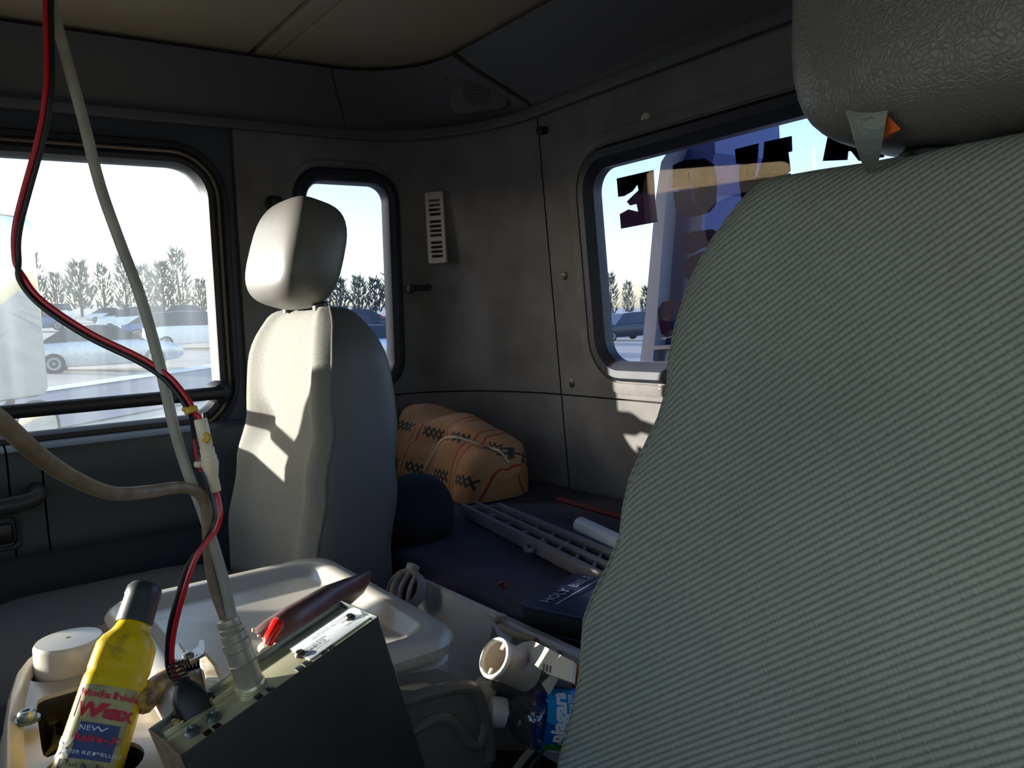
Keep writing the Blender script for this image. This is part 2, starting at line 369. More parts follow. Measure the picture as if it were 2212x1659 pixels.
# left wall (passenger side) behind the door
qh = rr(.735, 1.0, 1.0, 1.49, .055, 6)                 # quarter window opening (y,z)
bk = MB(); bk.plate([(.58, .5), (CYL, .5), (CYL, 1.64), (.58, 1.64)], [rr(.72, .983, .99, 1.50, .06, 6)], Lm(-.03)); bk.loft([corner(.5, -.03), corner(1.64, -.03)], False)
cwh = rr(-.79, -.535, .83, 1.15, .05, 5)
bk.plate([(-.82, .0), (-.412, .0), (-.412, 1.75), (-.82, 1.75)], [cwh], Lm(-.0))
wl_ = struct('wall_left', bk, M['felt_dark'])
mb = MB(); mb.plate(rr(-.80, -.525, .82, 1.16, .05, 5), [], Lm(-.01)); struct('added_window_6', mb, M['glass_clear'])  # unseen corner pane, added to let low sun reach the tray and clutter
hq = rr(.70, .985, .965, 1.525, .075, 6)
slab_panel('wall_panel', [(.585, .955), (CYL + .001, .955), (CYL + .001, 1.62), (.585, 1.62)], [rr(.722, .982, .985, 1.50, .065, 6)], Lm(0), Lm(-.03), M['felt'], wl_)
slab_panel('wall_panel', [(.585, .5), (CYL + .001, .5), (CYL + .001, .951), (.585, .951)], [], Lm(0), Lm(-.03), M['felt'], wl_)
for za, zb in ((.955, 1.62), (.5, .951)):
    mb = MB(); mb.loft([corner(za, -.03), corner(za, 0), corner(lerp(za, zb, .5), 0), corner(zb, 0), corner(zb, -.03)], False); build('wall_panel', mb, M['felt'], wl_)
# rear wall
rh = rr(-1.365, -.15, 1.005, 1.475, .07, 6)
bk = MB(); bk.plate([(CXR, .5), (.35, .5), (.35, 1.64), (CXR, 1.64)], [rr(-1.37, -.145, 1.0, 1.48, .07, 6)], Rm(.03)); wr = struct('wall_rear', bk, M['felt_dark'])
slab_panel('wall_panel', [(CXR + .004, .955), (.35, .955), (.35, 1.62), (CXR + .004, 1.62)], [rh], Rm(0), Rm(.03), M['felt'], wr)
slab_panel('wall_panel', [(CXR + .004, .5), (.35, .5), (.35, .951), (CXR + .004, .951)], [], Rm(0), Rm(.03), M['felt'], wr)
# right side with the driver door and its window, and the front with a cut-down windscreen and added sun slot (out of view)
mb = MB(); mb.plate([(-.8, .05), (1.2, .05), (1.2, 1.72), (-.8, 1.72)], [rr(-.5, .38, 1.02, 1.48, .06, 5)], lambda y, z: V((.33, y, z)))
mb.plate([(-.8, .05), (1.2, .05), (1.2, 1.72), (-.8, 1.72)], [rr(-.5, .38, 1.02, 1.48, .06, 5)], lambda y, z: V((.37, y, z))); wri = struct('wall_right', mb, M['felt'])
mb = MB(); mb.plate(rr(-.52, .40, 1.0, 1.5, .06, 5), [], lambda y, z: V((.35, y, z))); struct('window_4', mb, M['glass_clear'])
mb = MB(); wsh = rr(-.95, .22, 1.02, 1.50, .08, 5)
for yy in (-.80, -.84): mb.plate([(-1.95, .05), (.37, .05), (.37, 1.76), (-1.95, 1.76)], [wsh, rr(-1.86, -1.50, .89, 1.07, .03, 4)], lambda x, z, yy=yy: V((x, yy, z)))  # low left slot added to admit sun; windscreen narrowed to shade driver seat
mb.rbox((-.8, -.66, .80), (2.1, .28, .16), .06); struct('wall_front', mb, M['door_dark'])
mb = MB(); mb.plate(rr(-.97, .24, 1.0, 1.52, .08, 5), [], lambda x, z: V((x, -.82, z))); mb.plate(rr(-1.87, -1.49, .88, 1.08, .03, 4), [], lambda x, z: V((x, -.82, z))); struct('window_5', mb, M['glass_clear'])  # windscreen pane, and the pane over the added sun slot
# screws and plugs on the felt walls
def screw_at(p_, nrm, parent, R=.006, m='screw', name='screw'):
    mb = MB(); mb.lathe(p_, nrm, [(R * 1.7, 0), (R * 1.7, .001), (R * 1.2, .002), (R, .0032), (R * .4, .0036), (R * .35, .002)], 12); return build(name, mb, M[m], parent)
for x, y in ((1220, 595), (1235, 828), (1427, 841)): screw_at(P(x, y, pl=RW) + V((0, -.0005, 0)), (0, -1, -.05), wr)
screw_at(P(1395, 259, pl=RW), (0, -1, -.05), wr, .008, 'vent_white', 'plug')
screw_at(P(927, 828, pl=LW), (1, 0, 0), wl_); 
hk = MB(); c0 = P(588, 440, pl=LW); hk.lathe(c0, (1, 0, 0), [(.018, 0), (.018, .006), (.012, .01), (.008, .016), (.008, .03), (.013, .034), (.013, .04), (.006, .044)], 16, ref=V((0, 1, 0))); build('coat_hook', hk, M['rubber'], wl_)

# headers and ceiling
def hpath(xl, yr, rx, ry, z, seg):
    ys = [lerp(-.75, yr - ry, k / 6) for k in range(7)]; pts = [V((xl, y, z)) for y in ys]
    pts += [V((xl + rx - rx * math.cos(t), yr - ry + ry * math.sin(t), z)) for t in [math.pi / 2 * k / 14 for k in range(1, 15)]]
    pts += [V((lerp(xl + rx, .34, k / 5), yr, z)) for k in range(1, 6)]
    return pts[seg[0]:seg[1] + 1]
def header(seg):
    mb = MB(); rows = []
    for off, zz, f in ((-.02, 1.600, 0), (.014, 1.588, 0), (.024, 1.589, 0), (.027, 1.594, 0), (.025, 1.608, .02), (.004, 1.613, .05), (.002, 1.618, .07), (.004, 1.632, .15), (0, 1.66, .4), (.0, 1.69, .66), (0, 1.715, .86), (-.004, 1.735, 1), (-.03, 1.745, 1)):
        xl = lerp(-1.868, -1.795, f) + off; yr = lerp(1.165, 1.0, f) - off; rx = lerp(.37, .21, f); ry = lerp(.30, .20, f)
        rows.append(hpath(xl, yr, rx, ry, zz, seg))
    return mb.loft(rows, False)
t1 = struct('trim_1', header((0, 6)), M['header']); t2 = struct('trim_2', header((6, 20)), M['header']); t3 = struct('trim_3', header((20, 25)), M['header'])
# join strips between the header mouldings and the clip at the corner
for k, par, R_ in ((6, t1, .0012), (20, t3, .005)):
    pts = [hpath(lerp(-1.868, -1.795, f), lerp(1.165, 1.0, f), lerp(.37, .21, f), lerp(.3, .2, f), zz, (k, k))[0] + V((.003, -.003, 0)) for zz, f in ((1.62, .06), (1.66, .4), (1.69, .66), (1.735, 1))]
    mb = MB(); mb.tube(pts, R_, 6); build('seam_strip', mb, M['seam_dark'], par)
mb = MB(); mb.rbox(P(1178, 283, pl=RW) + V((0, -.01, 0)), (.02, .02, .016), .003); build('clip', mb, M['rubber'], t3)
screw_at(V((-1.858, .70, 1.645)), (1, 0, -.4), t1, .006)
# speaker pod in the corner moulding
f0 = .5; pc = hpath(lerp(-1.868, -1.795, f0), lerp(1.165, 1.0, f0), lerp(.37, .21, f0), lerp(.3, .2, f0), 1.67, (18, 18))[0]
nr = V((.55, -.8, -.42)).normalized(); ta = nr.cross(V((0, 0, 1))).normalized(); tb = ta.cross(nr)
mb = MB()
loops = []
for ins, hh in ((0, -.02), (.0, .0), (.004, .006), (.012, .008)): loops.append([pc + ta * x + tb * y + nr * hh for x, y in rr(-.075 + ins, .075 - ins, -.05 + ins, .05 - ins, .02, 4)])
mb.loft(loops); sp_ = build('speaker_cover', mb, M['header'], t2)
for k in range(-4, 5):
    hw = math.sqrt(max(0, .034 ** 2 - (k * .0075) ** 2)); mb = MB(); mb.rbox(pc + nr * .009 + tb * (k * .0075), (2 * hw, .004, .003), .001, (ta, tb, nr)); build('grille_slat', mb, M['speaker'], sp_)
mb = MB(); mb.rbox((-.78, .1, 1.80), (2.3, 2.3, .06), .01); [mb.rbox(c_, z_, .005) for c_, z_ in (((-1.96, .1, 1.69), (.04, 2.3, .26)), ((-.78, 1.25, 1.69), (2.4, .04, .26)), ((.395, .1, 1.74), (.04, 2.3, .16)), ((-.78, -.87, 1.76), (2.4, .04, .12)))]; ce = struct('ceiling', mb, M['seam_dark'])
def pnl(y0, y1):
    mb = MB(); mb.loft([[V((x, y, 1.745 + z)) for x, y in rr(-1.86 + i, .32 - i, y0 + i, y1 - i, .008, 3)] for z, i in ((.03, 0), (.004, 0), (.001, .002), (0, .006))]); return build('ceiling_panel', mb, M['vinyl_ceiling'], ce)
pnl(-.73, .615); pnl(.675, 1.08); pnl(.627, .673)

# passenger door
DW = (-.33, .515, .955, 1.505)                          # window glass y0 y1 z0 z1
def ring3(o, prof, r_, fx):
    return [[fx(y, z, dep) for y, z in rr(DW[0] - i, DW[1] + i, DW[2] - i, DW[3] + i, max(r_ + i, .01), 8)] for i, dep in prof]
fx = lambda y, z, dep: V((XL(z) + dep, y, z))
mb = MB(); mb.plate([(-.41, .1), (.582, .1), (.582, 1.62), (-.41, 1.62)], [rr(DW[0] - .03, DW[1] + .03, DW[2] - .012, DW[3] + .03, .1, 8)], Lm(-.012))
mb.plate([(-.41, .1), (.582, .1), (.582, 1.62), (-.41, 1.62)], [rr(DW[0] - .03, DW[1] + .03, DW[2] - .012, DW[3] + .03, .1, 8)], Lm(-.05))
dr = struct('door_1', mb, M['door'])
mb = MB(); mb.loft(ring3(0, [(.05, -.012), (.05, .004), (.046, .012), (.038, .013), (.034, .006), (.034, -.012)], .07, fx), True, False, False); build('outer_seal', mb, M['rubber'], dr)
mb = MB(); mb.loft(ring3(0, [(.034, -.012), (.033, .002), (.029, .006), (.025, .002), (.024, -.012)], .07, fx), True, False, False); build('metal_strip', mb, M['metal_trim'], dr)
mb = MB(); mb.loft(ring3(0, [(.024, -.012), (.022, .004), (.016, .008), (.006, .006), (0, -.006), (-.002, -.016), (.0, -.04), (.03, -.05)], .07, fx), True, False, False); build('inner_seal', mb, M['rubber'], dr)
mb = MB(); mb.prism([V((XL(z) - .012, y, z)) for y, z in ((-.36, .93), (-.115, .93), (-.113, 1.05), (-.15, 1.11), (-.21, 1.17), (-.36, 1.27))], (-.02, 0, 0)); build('sail_panel', mb, M['rubber'], dr, sm=False)
wd = MB(); wd.plate(rr(DW[0] - .01, DW[1] + .01, DW[2] - .01, DW[3] + .01, .07, 8), [], Lm(-.022)); struct('window_1', wd, M['glass_door'])
# lower door trim: sill ledge, inner panels, bottom lip
def door_trim(y0, y1, name):
    prof = [(-1.9, .925), (-1.885, .938), (-1.852, .935), (-1.838, .928), (-1.830, .912), (-1.836, .86), (-1.842, .80), (-1.838, .755), (-1.832, .735), (-1.836, .722), (-1.87, .716), (-1.90, .716)]
    mb = MB(); mb.loft([[V((x, y, z)) for x, z in prof] for y in (y0, y0 + .002, y1 - .002, y1)], True); return build(name, mb, M['door'], dr)
door_trim(-.38, .090, 'door_panel'); door_trim(.094, .148, 'door_panel'); door_trim(.152, .56, 'door_panel')
mb = MB(); mb.plate([(-.39, .12), (.575, .12), (.575, .72), (-.39, .72)], [], lambda y, z: V((-1.872, y, z))); build('lower_panel', mb, M['door'], dr)
gb = MB(); a_, b_ = P(480, 848, X=-1.845), P(0, 892, X=-1.845); e_ = b_ + (b_ - a_) * .5
gb.tube([a_ + V((-.05, .004, 0)), a_ + V((-.02, .003, 0)), a_, lerp(a_, b_, .5), b_, e_, e_ + V((-.05, 0, 0))], .0145, 14); build('grab_bar', gb, M['rubber'], dr)
mb = MB(); mb.lathe(a_ + V((-.045, 0, 0)), (1, 0, 0), [(.026, 0), (.026, .03), (.02, .045), (.012, .05)], 16); build('bar_end', mb, M['rubber'], dr)
hd = MB(); h0 = P(75, 1072, X=-1.79)
hd.tube(smooth([V((-1.845, .135, .85)), V((-1.80, .136, .845)), V((-1.785, .12, .838)), V((-1.782, .07, .835)), V((-1.782, -.05, .832)), V((-1.80, -.10, .832)), V((-1.845, -.11, .832))], 4), .016, 12); build('pull_handle', hd, M['door_dark'], dr)
lt = MB(); c0 = P(5, 1152, X=-1.833)
for ins, dep in ((0, 0),): pass
lp = [[V((-1.837 + dep, y, z)) for y, z in rr(c0.y - .06 + i, c0.y + .032 - i, c0.z - .036 + i, c0.z + .036 - i, .012, 4)] for i, dep in ((0, -.004), (0, .006), (.004, .008), (.008, .006), (.010, -.004))]
lt.loft(lp, True, False, True); la = build('latch_recess', lt, M['door_dark'], dr)
mb = MB(); mb.rbox(c0 + V((.001, -.012, -.002)), (.008, .06, .04), .004); build('latch_lever', mb, M['black'], dr)
kb = MB(); k0 = P(445, 918, X=-1.872); kb.lathe(k0 + V((0, 0, -.01)), (0, 0, 1), [(.007, 0), (.007, .02), (.0055, .022), (.0055, .026), (.0075, .028), (.0075, .036), (.005, .039)], 14); build('lock_knob', kb, M['black'], dr)

# quarter window and rear window
def window(n_, rect, r_, fx, prof, gm, goff):
    y0, y1, z0, z1 = rect
    mb = MB(); mb.loft([[fx(y, z, dep) for y, z in rr(y0 - i, y1 + i, z0 - i, z1 + i, max(r_ + i, .008), 8)] for i, dep in prof], True, False, False)
    g = MB(); g.plate(rr(y0 - .006, y1 + .006, z0 - .006, z1 + .006, r_, 8), [], lambda y, z: fx(y, z, goff))
    go = struct(n_, g, M[gm]); build('window_seal', mb, M['rubber_blue'], go); return go
w2 = window('window_2', (.752, .962, 1.005, 1.487), .04, fx, [(.036, -.02), (.036, .002), (.030, .008), (.018, .009), (.010, .004), (.004, .004), (0, -.004), (0, -.03)], 'glass_tint', -.02)
fr_ = lambda x, z, dep: V((x, YR(z) - dep, z))
w3 = window('window_3', (-1.335, -.18, 1.035, 1.447), .05, fr_, [(.042, -.03), (.042, .002), (.034, .010), (.018, .010), (.008, .002), (0, -.006), (0, -.03)], 'glass_tint', -.02)
mb = MB(); mb.loft([[fr_(x, z, d_) for x, z in rr(-1.335 - i, -.18 + i, 1.035 - i, 1.447 + i, .05 + i, 8)] for i, d_ in ((.075, -.002), (.066, .004), (.046, .004), (.042, -.02))], True, False, False); build('window_surround', mb, M['felt'], w3)
mb = MB(); mb.loft([[fx(y, z, d_) for y, z in rr(.752 - i, .962 + i * .55, 1.005 - i, 1.487 + i, .04 + i, 8)] for i, d_ in ((.058, -.002), (.050, .004), (.040, .004), (.036, -.02))], True, False, False); build('window_surround', mb, M['felt'], w2)
mb = MB(); q = P(905, 622, X=-1.865); mb.rbox(q, (.02, .07, .014), .005); mb.rbox(q + V((.008, -.028, -.002)), (.022, .022, .024), .008); mb.rbox(q + V((.004, .028, 0)), (.02, .024, .02), .007); build('window_latch', mb, M['rubber'], w2)
# peeling letters on the outside of the rear glass (read from outside, so mirrored here)
GP = ((0, YR(1.24) + .023, 1.24), (0, 1, .056))
def gp(x, y): return P(1180 + x / 2.3703, 200 + y / 2.3703, pl=GP)
LET = [
 [(360, 440), (548, 396), (552, 470), (556, 560), (568, 662), (382, 697), (376, 622), (420, 598), (470, 610), (462, 570), (428, 578), (412, 558), (440, 530), (472, 500), (466, 470), (440, 505), (398, 530), (368, 534)],
 [(648, 372), (700, 347), (810, 336), (856, 366), (873, 450), (868, 570), (835, 612), (760, 636), (690, 632), (660, 592), (651, 512), (736, 500), (741, 562), (762, 560), (748, 405), (727, 408), (734, 478), (645, 490)],
 [(965, 290), (1085, 260), (1082, 330), (1064, 430), (1078, 436), (1110, 330), (1116, 252), (1255, 222), (1258, 300), (1238, 306), (1250, 400), (1180, 470), (1000, 545), (985, 450), (988, 365), (972, 362)],
 [(1440, 225), (1700, 200), (1730, 330), (1600, 350), (1560, 300), (1545, 300), (1540, 345), (1415, 350)],
 [(700, 735), (745, 712), (850, 700), (900, 730), (930, 760), (925, 960), (860, 985), (790, 990), (745, 978), (712, 945), (706, 868), (734, 842), (800, 812), (822, 796), (812, 788), (745, 828), (712, 824)],
 [(570, 1110), (595, 1072), (640, 1064), (690, 1072), (702, 1100), (704, 1172), (652, 1172), (652, 1140), (658, 1140), (655, 1100), (638, 1104), (642, 1205), (706, 1196), (700, 1240), (680, 1255), (620, 1256), (588, 1235), (575, 1180)],
 [(722, 1100), (760, 1078), (830, 1070), (840, 1140), (765, 1150), (760, 1190), (735, 1250), (725, 1180)]]
for q in LET:
    mb = MB(); mb.prism([gp(*t) for t in q], (0, .0015, 0)); build('vinyl_letter', mb, M['decal'], w3, sm=False)

# louvre vent on the left rear corner
vt = thing('air_vent', 'narrow cream louvred vent on the dark felt corner beside the small window', 'vent', P(945, 570, X=-1.872))
vq = ray(945, 493); vbest = None
for k in range(400):                                     # where that sight line meets the curved corner
    t_ = math.radians(90 * k / 400); z_ = 1.385; xl_, yr_ = XL(z_), YR(z_); p_ = V((CXR - (CXR - xl_) * math.cos(t_), CYL + (yr_ - CYL) * math.sin(t_), z_))
    e_ = abs(vq.x * p_.y - vq.y * p_.x)
    if vbest is None or e_ < vbest[0]: vbest = (e_, p_, V(((CXR - xl_) * math.sin(t_), (yr_ - CYL) * math.cos(t_), 0)).normalized())
va = vbest[2]; vc = V((vbest[1].x, vbest[1].y, (EYE + vq * (vbest[1].y / vq.y)).z)); vz = V((0, 0, 1)); vn = va.cross(vz)
if vn.x < 0: vn = -vn
vc = vc + vn * .004
mb = MB(); hsz = (.024, .090); outs = rr(-hsz[0], hsz[0], -hsz[1], hsz[1], .004, 2); holes = []
for g_ in range(3):
    for k in range(4):
        z0 = .072 - g_ * .053 - k * .0115; holes.append(rr(-.0155, .0155, z0 - .0072, z0, .001, 1))
for dep in (.012, .002): mb.plate(outs, holes, lambda a_, z, dep=dep: vc + va * a_ + vz * z + vn * dep)
for q in [outs] + holes: mb.loft([[vc + va * a_ + vz * z + vn * .012 for a_, z in q], [vc + va * a_ + vz * z - vn * .002 for a_, z in q]], True, False, False)
build('vent_frame', mb, M['vent_white'], vt)
mb = MB(); mb.rbox(vc - vn * .003, (.046, .18, .004), .001, (va, vz, vn)); build('vent_backing', mb, M['black'], vt)

# bunk behind the seats, engine cover between them
def bunk_loop(z, i): return [V((-1.885 + i, .63 + i, z))] + [V((p_.x + i, p_.y - i, z)) for p_ in corner(z, .012)] + [V((.28 - i, YR(z) - .012 - i, z)), V((.28 - i, .63 + i, z))]
mb = MB(); mb.loft([bunk_loop(z, i) for z, i in ((.06, .01), (.70, 0), (.725, .004), (.734, .015), (.736, .03))]); bunk = build('sleeping_bunk', mb, M['carpet'], None); props(bunk, 'low bunk covered in dark blue grey carpet behind both seats', 'bunk')
mb = MB(); mb.loft([[V((x, y, z)) for x, y in rr(-1.19 + i, -.52 - i, -.5 + i, .615 - i, .05, 4)] for z, i in ((.04, -.005), (.5, 0), (.58, .01), (.60, .04))]); ec = build('engine_cover', mb, M['bin_dark'], None); props(ec, 'dark engine cover between the two seats under the clutter', 'cover')

# ------------------------------------------------------------------ seats
def seat_back(par, cx, zb, zt, fy, hw, th, mats, bol=.02, dimple=None, NF=22, NZ=26, Rw=.11, Rz=.1):
    """returns; rings of a padded back, cloth front and vinyl sides as two meshes"""
    rings = []; rc = .034
    R = Rz; zs = [lerp(zb, zt - R, i / NZ) for i in range(NZ + 1)]
    lev = [(z, 0, 0) for z in zs] + [(zt - R + R * math.sin(t), Rw * (1 - math.cos(t)), .045 * (1 - math.cos(t))) for t in [math.pi / 2 * k / 9 for k in range(1, 10)]]
    for z, iw, iy in lev:
        W = hw(z) - iw; y0 = fy(z) + iy; y1 = fy(z) + th(z) - iy; pts = []
        r0 = min(rc, (y1 - y0) * .45)
        for k in range(NF + 1):
            x = lerp(-W + r0, W - r0, k / NF); s_ = abs(x) / W
            dy = -bol * math.exp(-((s_ - .86) / .16) ** 2) + .006 * (1 - s_ * s_) * 0
            if dimple:
                dx, dz = x - dimple[0], z - dimple[1]; dy += .022 * math.exp(-(dx * dx + dz * dz) / .0011)
                if dx > 0 and x < W * .8: dy += .004 * math.exp(-((dz + .02 * dx) / .008) ** 2)
            pts.append((x, y0 + dy))
        e0 = pts[-1][1]
        for k in range(1, 6):
            a = math.radians(-90 + 90 * k / 5); pts.append((W - r0 + r0 * math.cos(a), y0 + r0 + r0 * math.sin(a) + (e0 - y0) * (1 - k / 5)))
        for k in range(1, 4): pts.append((W, lerp(y0 + r0, y1 - r0, k / 4)))
        for k in range(6):
            a = math.radians(90 * k / 5); pts.append((W - r0 + r0 * math.cos(a), y1 - r0 + r0 * math.sin(a)))
        for k in range(1, 6): pts.append((lerp(W - r0, -W + r0, k / 6), y1))
        for k in range(6):
            a = math.radians(90 + 90 * k / 5); pts.append((-W + r0 + r0 * math.cos(a), y1 - r0 + r0 * math.sin(a)))
        for k in range(1, 4): pts.append((-W, lerp(y1 - r0, y0 + r0, k / 4)))
        for k in range(5):
            a = math.radians(180 + 90 * k / 5); pts.append((-W + r0 + r0 * math.cos(a), y0 + r0 + r0 * math.sin(a) + (e0 - y0) * k / 5))
        rings.append([V((cx + x, y, z)) for x, y in pts])
    n = len(rings[0]); ia = NF + 3; ib = n - 3
    front = [rg[ib:] + rg[:ia + 1] for rg in rings]; rest = [rg[ia:ib + 1] for rg in rings]
    mb = MB(); mb.loft(front, False); fo = build('front_panel', mb, mats[0], par, 60)
    mb = MB(); mb.loft(rest, False); mb.add(rings[-1], [tuple(range(n))]); build('side_panel', mb, mats[1], par, 60)
    for idx in (ia, ib):
        mb = MB(); mb.tube([rg[idx] for rg in rings], .0028, 6); build('piping', mb, mats[2] if len(mats) > 2 else mats[1], par)
    return rings
def superq(mb, c, hx, hy, hz, tilt=0, e1=.55, e2=.5, n=28, m_=16, taper=0.):
    c = V(c); loops = []
    sg = lambda v_, e: math.copysign(abs(v_) ** e, v_)
    for i in range(m_ + 1):
        ph = -math.pi / 2 + math.pi * i / m_; cz = sg(math.sin(ph), e1); rr_ = abs(math.cos(ph)) ** e1; rr_ = max(rr_, .02)
        k_ = 1 - taper * (cz * .5 + .5)
        loop = []
        for j in range(n):
            t = 2 * math.pi * j / n; x = hx * rr_ * k_ * sg(math.cos(t), e2); y = hy * rr_ * sg(math.sin(t), e2); z = hz * cz
            y2 = y * math.cos(tilt) - z * math.sin(tilt); z2 = y * math.sin(tilt) + z * math.cos(tilt); loop.append(c + V((x, y2, z2)))
        loops.append(loop)
    return mb.loft(loops)
def cushion(par, cx, y0, y1, ztop, hw, m):
    mb = MB(); mb.loft([[V((x, y, z)) for x, y in rr(cx - hw + i, cx + hw - i, y0 + i, y1 - i, .09, 6)] for z, i in ((ztop - .16, .03), (ztop - .14, 0), (ztop - .06, 0), (ztop - .025, .012), (ztop - .005, .04), (ztop, .09))]); build('seat_cushion', mb, m, par)
    mb = MB(); mb.rbox((cx, (y0 + y1) / 2 + .05, (ztop - .16) / 2 + .02), (hw * 1.6, (y1 - y0) * .8, ztop - .16), .03); build('seat_base', mb, M['bin_dark'], par)

# passenger seat
ps = thing('passenger_seat', 'grey beige passenger seat with headrest and buttoned back by the far door', 'seat', (-1.455, .35, .04))
pcx = -1.455
pfy = lambda z: interp(z, (.55, .75, .88, .98, 1.18), (.455, .462, .488, .512, .528))
phw = lambda z: interp(z, (.55, .70, .85, 1.05, 1.2), (.20, .222, .222, .205, .19)) 
pth = lambda z: interp(z, (.55, .8, 1.0, 1.18), (.155, .152, .135, .10))
seat_back(ps, pcx, .55, 1.178, pfy, phw, pth, (M['fab_pass'], M['vinyl_seat']), .016, (P(579, 908, Y=.515).x - pcx, P(579, 908, Y=.515).z), Rw=.085)
db = P(579, 909, Y=.53); mb = MB(); mb.lathe(db + V((0, .001, 0)), (0, -1, 0), [(.006, 0), (.006, .002), (.004, .004), (.001, .005)], 12); build('button', mb, M['vinyl_seat'], ps)
M['cushion'] = mat('cushion_cloth', (84, 82, 82), .9, var=.08, vs=5, bump=.3, bs=500)
cushion(ps, -1.47, -.02, .45, .69, .25, M['cushion'])
mb = MB(); superq(mb, (-1.452, .552, 1.277), .133, .062, .100, -.30, .66, .55, 36, 22, .10); hr = build('headrest', mb, M['leather_pass'], ps, 80)
for x in (-1.525, -1.375):
    mb = MB(); mb.tube([V((x, .562, 1.14)), V((x, .560, 1.23))], .006, 10); build('headrest_post', mb, M['chrome'], ps)
    mb = MB(); mb.lathe(V((x, .562, 1.172)), (0, 0, 1), [(.014, 0), (.014, .012), (.010, .016)], 14); build('post_collar', mb, M['black'], ps)
# driver seat
ds = thing('driver_seat', 'large near seat in ribbed grey green cloth with torn black headrest', 'seat', (-.19, .3, .04))
dcx = -.185
dfy = lambda z: interp(z, (.5, .75, .9, 1.0, 1.1, 1.2), (.335, .355, .372, .392, .415, .432))
dhw = lambda z: interp(z, (.5, .75, .9, 1.0, 1.1, 1.22), (.315, .308, .284, .254, .227, .207))
dth = lambda z: interp(z, (.5, .8, 1.0, 1.2), (.165, .16, .14, .10))
seat_back(ds, dcx, .5, 1.232, dfy, dhw, dth, (M['fab_drv'], M['fab_drv'], M['fab_drv']), .010, None, NF=30, NZ=30, Rw=.052, Rz=.075)
cushion(ds, -.19, -.02, .36, .60, .25, M['fab_drv'])
mb = MB(); superq(mb, (-.185, .492, 1.343), .140, .058, .111, -.08, .46, .45, 40, 24); hr2 = build('headrest', mb, M['leather'], ds, 80)
for x in (-.25, -.12):
    mb = MB(); mb.tube([V((x, .48, 1.19)), V((x, .482, 1.29))], .006, 10); build('headrest_post', mb, M['chrome'], ds)
    mb = MB(); mb.lathe(V((x, .48, 1.226)), (0, 0, 1), [(.016, 0), (.015, .006), (.010, .010)], 16); build('post_collar', mb, M['black'], ds)
# torn flap of leather and the foam it bares
fd = .512
def fp(x, y, d=fd): return P(x, y, d=d)
rows = [[fp(1830, 238, .459), fp(1858, 243, .452), fp(1890, 243, .446), fp(1918, 238, .440)], [fp(1838, 262, .456), fp(1862, 266, .450), fp(1890, 265, .446), fp(1914, 258, .441)],
        [fp(1848, 300, .456), fp(1864, 303, .452), fp(1886, 302, .449), fp(1908, 296, .446)], [fp(1860, 340, .461), fp(1872, 342, .458), fp(1886, 342, .456), fp(1902, 336, .455)], [fp(1878, 372, .473), fp(1882, 374, .472), fp(1886, 374, .471), fp(1890, 370, .470)]]
mb = MB(); bkw = ROT @ V((0, 0, .0022)); mb.loft(rows, False); mb.loft([[p_ + bkw for p_ in q] for q in rows], False)
edge = [q[0] for q in rows] + rows[-1][1:] + [q[-1] for q in rows[::-1]][1:]; mb.loft([edge, [p_ + bkw for p_ in edge]], False); build('torn_flap', mb, M['flap'], hr2)
mb = MB(); mb.prism([fp(1905, 240, .445), fp(1924, 256, .441), fp(1946, 279, .440), fp(1912, 294, .449), fp(1900, 280, .451)], ROT @ V((0, 0, .02))); build('foam', mb, M['orange_foam'], hr2)

# ------------------------------------------------------------------ console
cs = thing('centre_console', 'beige plastic centre console with moulded tray lid and cup holder', 'console', (-.9, .25, .5))
TX0, TX1, TY0, TY1, TZ = -1.143, -.742, .142, .447, .807
mb = MB()
def trl(i, z, r_): return [V((x, y, z)) for x, y in rr(TX0 + i, TX1 - i, TY0 + i, TY1 - i, max(r_ - i * .6, .006), 6)]
mb.loft([trl(.006, TZ - .026, .045), trl(.001, TZ - .024, .045), trl(-.002, TZ - .012, .045), trl(.002, TZ - .005, .045), trl(.009, TZ, .045), trl(.025, TZ, .05), trl(.031, TZ - .0025, .05), trl(.044, TZ - .0125, .05), trl(.050, TZ - .014, .05)]); build('tray_lid', mb, M['console'], cs)
mb = MB(); mb.loft([trl(.016, TZ - .17, .045), trl(.004, TZ - .075, .045), trl(.004, TZ - .034, .045), trl(.009, TZ - .029, .045), trl(.014, TZ - .027, .045)]); build('console_body', mb, M['console'], cs)
# front section with lid well, bin and cup hole
FX0, FX1, FY0, FY1, FZ = -1.108, -.60, .012, .142, .785
def q2(px, py, z=FZ): p_ = P(px, py, Z=z); return (p_.x, p_.y)
c1 = P(152, 1416, Z=FZ); c2 = P(199, 1625, Z=FZ)
well = [(c1.x + .040 * math.cos(2 * math.pi * k / 28), c1.y + .044 * math.sin(2 * math.pi * k / 28)) for k in range(28)]
cup = [(c2.x + .041 * math.cos(2 * math.pi * k / 28), c2.y + .041 * math.sin(2 * math.pi * k / 28)) for k in range(28)]
binp = [q2(73, 1486), q2(192, 1453), q2(180, 1560), q2(150, 1590), q2(90, 1612)]
binc = []
for i in range(len(binp)):
    a_, b_, c_ = V(binp[i - 1]), V(binp[i]), V(binp[(i + 1) % len(binp)])
    for t in (0, .5, 1):
        p0, p2 = lerp(b_, a_, .16), lerp(b_, c_, .16); binc.append(tuple((1 - t) ** 2 * p0 + 2 * t * (1 - t) * b_ + t * t * p2))
outer = [q2(2, 1700), q2(4, 1620), q2(6, 1560), q2(16, 1500), q2(32, 1452), q2(55, 1424), q2(84, 1402), q2(150, 1371), q2(240, 1342)] + [(-1.08, .16), (-.69, .16), (-.69, .012)]
mb = MB(); fm = lambda x, y: V((x, y, FZ - .012)); 
inner = [(lerp(x, -.88, .045), lerp(y, .12, .16)) for x, y in outer]
